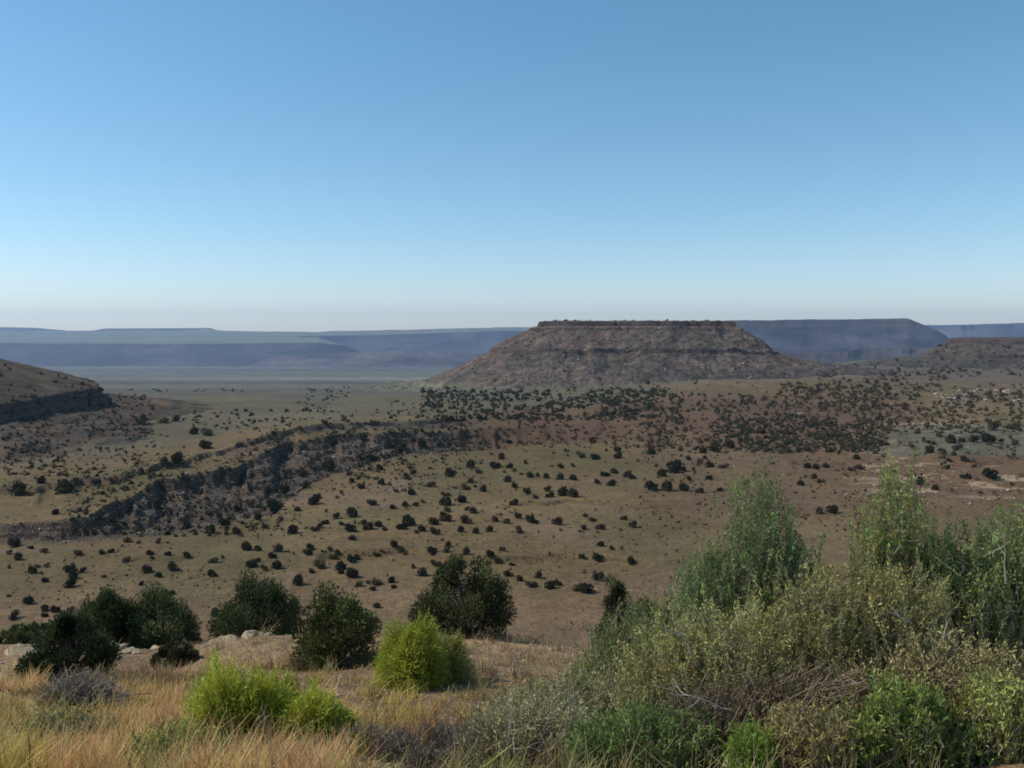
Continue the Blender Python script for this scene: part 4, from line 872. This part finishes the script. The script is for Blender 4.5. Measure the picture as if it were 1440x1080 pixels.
# dry grass over the whole brow
EXC = [(*spot(a, d)[:2], r) for a, d, r in ((575, 15, .6), (626, 15.8, .5), (322, 7.7, .42), (385, 8.6, .3), (434, 7.5, .34), (300, 7.2, .3), (330, 7.0, .3), (430, 7.0, .28), (835, 10.5, .45), (668, 6.7, .3), (552, 6.9, .2), (588, 6.6, .2), (95, 10.5, .6), (65, 6.7, .35), (225, 5.9, .35))]
g = np.random.default_rng(123)
def grass(name, n_t, blades, label, sel, colf, h0, h1, w0, dr=(3.6, 25), curl=.35):
    row = g.random(n_t); D = dr[0] * (dr[1] / dr[0]) ** (row ** 1.05); px = g.uniform(-420, 1860, n_t); X = (px - 720) / F * D
    k = sel(px, D, X)
    for ex, ey, er in EXC: k &= np.hypot(X - ex, (D - ey) * .8) > er
    px, D, X = px[k], D[k], X[k]; n_t = len(D); Z = ground_h(X, D)
    col = colf(px, D, X) * (1 + g.normal(size=(n_t, 1)) * .22); hh = g.uniform(h0, h1, n_t) * (.75 + .5 * vnoise(X * .8, D * .8, 71))
    n = n_t * blades; ti = np.repeat(np.arange(n_t), blades); sp = (.03 + .004 * D)[ti]
    b0 = np.stack([X[ti] + g.normal(size=n) * sp, D[ti] + g.normal(size=n) * sp, Z[ti] - .02], 1)
    a = g.uniform(0, 6.28, n); ln = g.uniform(.05, 1.15, n) ** 1.3; h = hh[ti] * g.uniform(.45, 1.1, n)
    dx, dy = np.cos(a) * ln * h, np.sin(a) * ln * h
    mid = b0 + np.stack([dx * curl, dy * curl, h * .55], 1); tip = b0 + np.stack([dx, dy, h], 1)
    s = np.stack([-np.sin(a + g.normal(size=n)), np.cos(a), np.zeros(n)], 1); wd = ((w0 + .00035 * D)[ti])[:, None]
    V = np.stack([b0 - s * wd, b0 + s * wd, mid + s * wd * .8, mid - s * wd * .8, tip + s * wd * .25, tip - s * wd * .25], 1).reshape(-1, 3)
    Fq = (np.arange(n)[:, None, None] * 6 + np.array([[0, 1, 2, 3], [3, 2, 4, 5]])[None]).reshape(-1, 4)
    cl = np.repeat(np.clip(col[ti] * (1 + g.normal(size=(n, 1)) * .2) * (1 + g.normal(size=(n, 3)) * .06), .01, .9), 6, 0)
    link(name, mesh_from(name, V, Fq, [M_grass], False, cl), kind='stuff', label=label, cat='grass')
def gcol(px, D, X):
    c = np.broadcast_to(C(.70, .43, .17), px.shape + (3,)).copy()
    c = mixc(c, C(.68, .42, .18), ss(-.05, .2, fbm(X, D, 2.2, 3, 131)) * (1 - ss(480, 620, px)) )
    c = mixc(c, C(.60, .45, .10), ss(-.05, .2, fbm(X, D, 1.6, 3, 132)) * .8)
    c = mixc(c, C(.36, .38, .12), ss(.05, .2, fbm(X, D, 1.2, 3, 133)) * .8)
    c = mixc(c, C(.26, .18, .10), ss(.05, .22, fbm(X, D, .9, 3, 134)) * .85)
    c = mixc(c, C(.55, .22, .09), np.exp(-((px - 585) / 45) ** 2 - ((D - 9.2) / 1.8) ** 2) * .9)
    c = mixc(c, C(.58, .43, .09), np.exp(-((px - 560) / 110) ** 2 - ((D - 12) / 2.5) ** 2) * .7)
    c = mixc(c, C(.36, .28, .14), ss(700, 860, px) * .7)
    c = mixc(c, C(.46, .30, .19), ss(13, 19, D) * .6)
    return c
def gsel(px, D, X):
    dens = .04 + .96 * ss(-.02, .12, fbm(X, D, .6, 3, 141)) * (.25 + .75 * ss(-.2, .1, fbm(X, D, 3, 2, 144))); dens *= 1 - .92 * np.exp(-((px - 590) / 140) ** 4 - ((D - 6.6) / 1.5) ** 4)
    dens *= np.interp(px, [700, 860], [1, .12]) * (1 - .8 * ss(18, 21, D) * (px < 480)); return g.random(len(px)) < dens
grass('dry_grass', 17000, 20, 'tan and straw coloured dry grass covering the near brow', gsel, gcol, .06, .36, .0018, curl=.3)
def psel(px, D, X): return g.random(len(px)) < ss(-.05, .12, fbm(X, D, 1.2, 2, 151) + .25 * np.exp(-((px - 330) / 260) ** 2 - ((D - 6.6) / 1.2) ** 2)) * (1 - ss(420, 500, px))
grass('feathery_grass', 6500, 60, 'pinkish tan feathery dry grass in soft mounds at the lower left', psel, lambda px, D, X: np.broadcast_to(C(.80, .47, .21), px.shape + (3,)).copy(), .12, .28, .0012, (4.6, 14), .6)
# ------------------------------------------------------------------ haze
def box(name, a, b, m):
    V = np.array([(x, y, z) for x in (a[0], b[0]) for y in (a[1], b[1]) for z in (a[2], b[2])], float)
    Fq = [(0, 1, 3, 2), (4, 6, 7, 5), (0, 4, 5, 1), (2, 3, 7, 6), (0, 2, 6, 4), (1, 5, 7, 3)]
    return link(name, mesh_from(name, V, Fq, [m]), kind='stuff', label='pale blue haze over the far plain and mesas', cat='haze')
mh = bpy.data.materials.new('haze'); mh.use_nodes = True; t = mh.node_tree; t.nodes.clear()
pv = N(t, 'ShaderNodeVolumePrincipled'); pv.inputs['Density'].default_value = 3.5e-5
pv.inputs['Color'].default_value = (.50, .70, 1, 1); pv.inputs['Anisotropy'].default_value = .3
t.links.new(pv.outputs[0], N(t, 'ShaderNodeOutputMaterial').inputs['Volume'])
box('haze', (-22000, -60, -460), (22000, 20000, 420), mh)
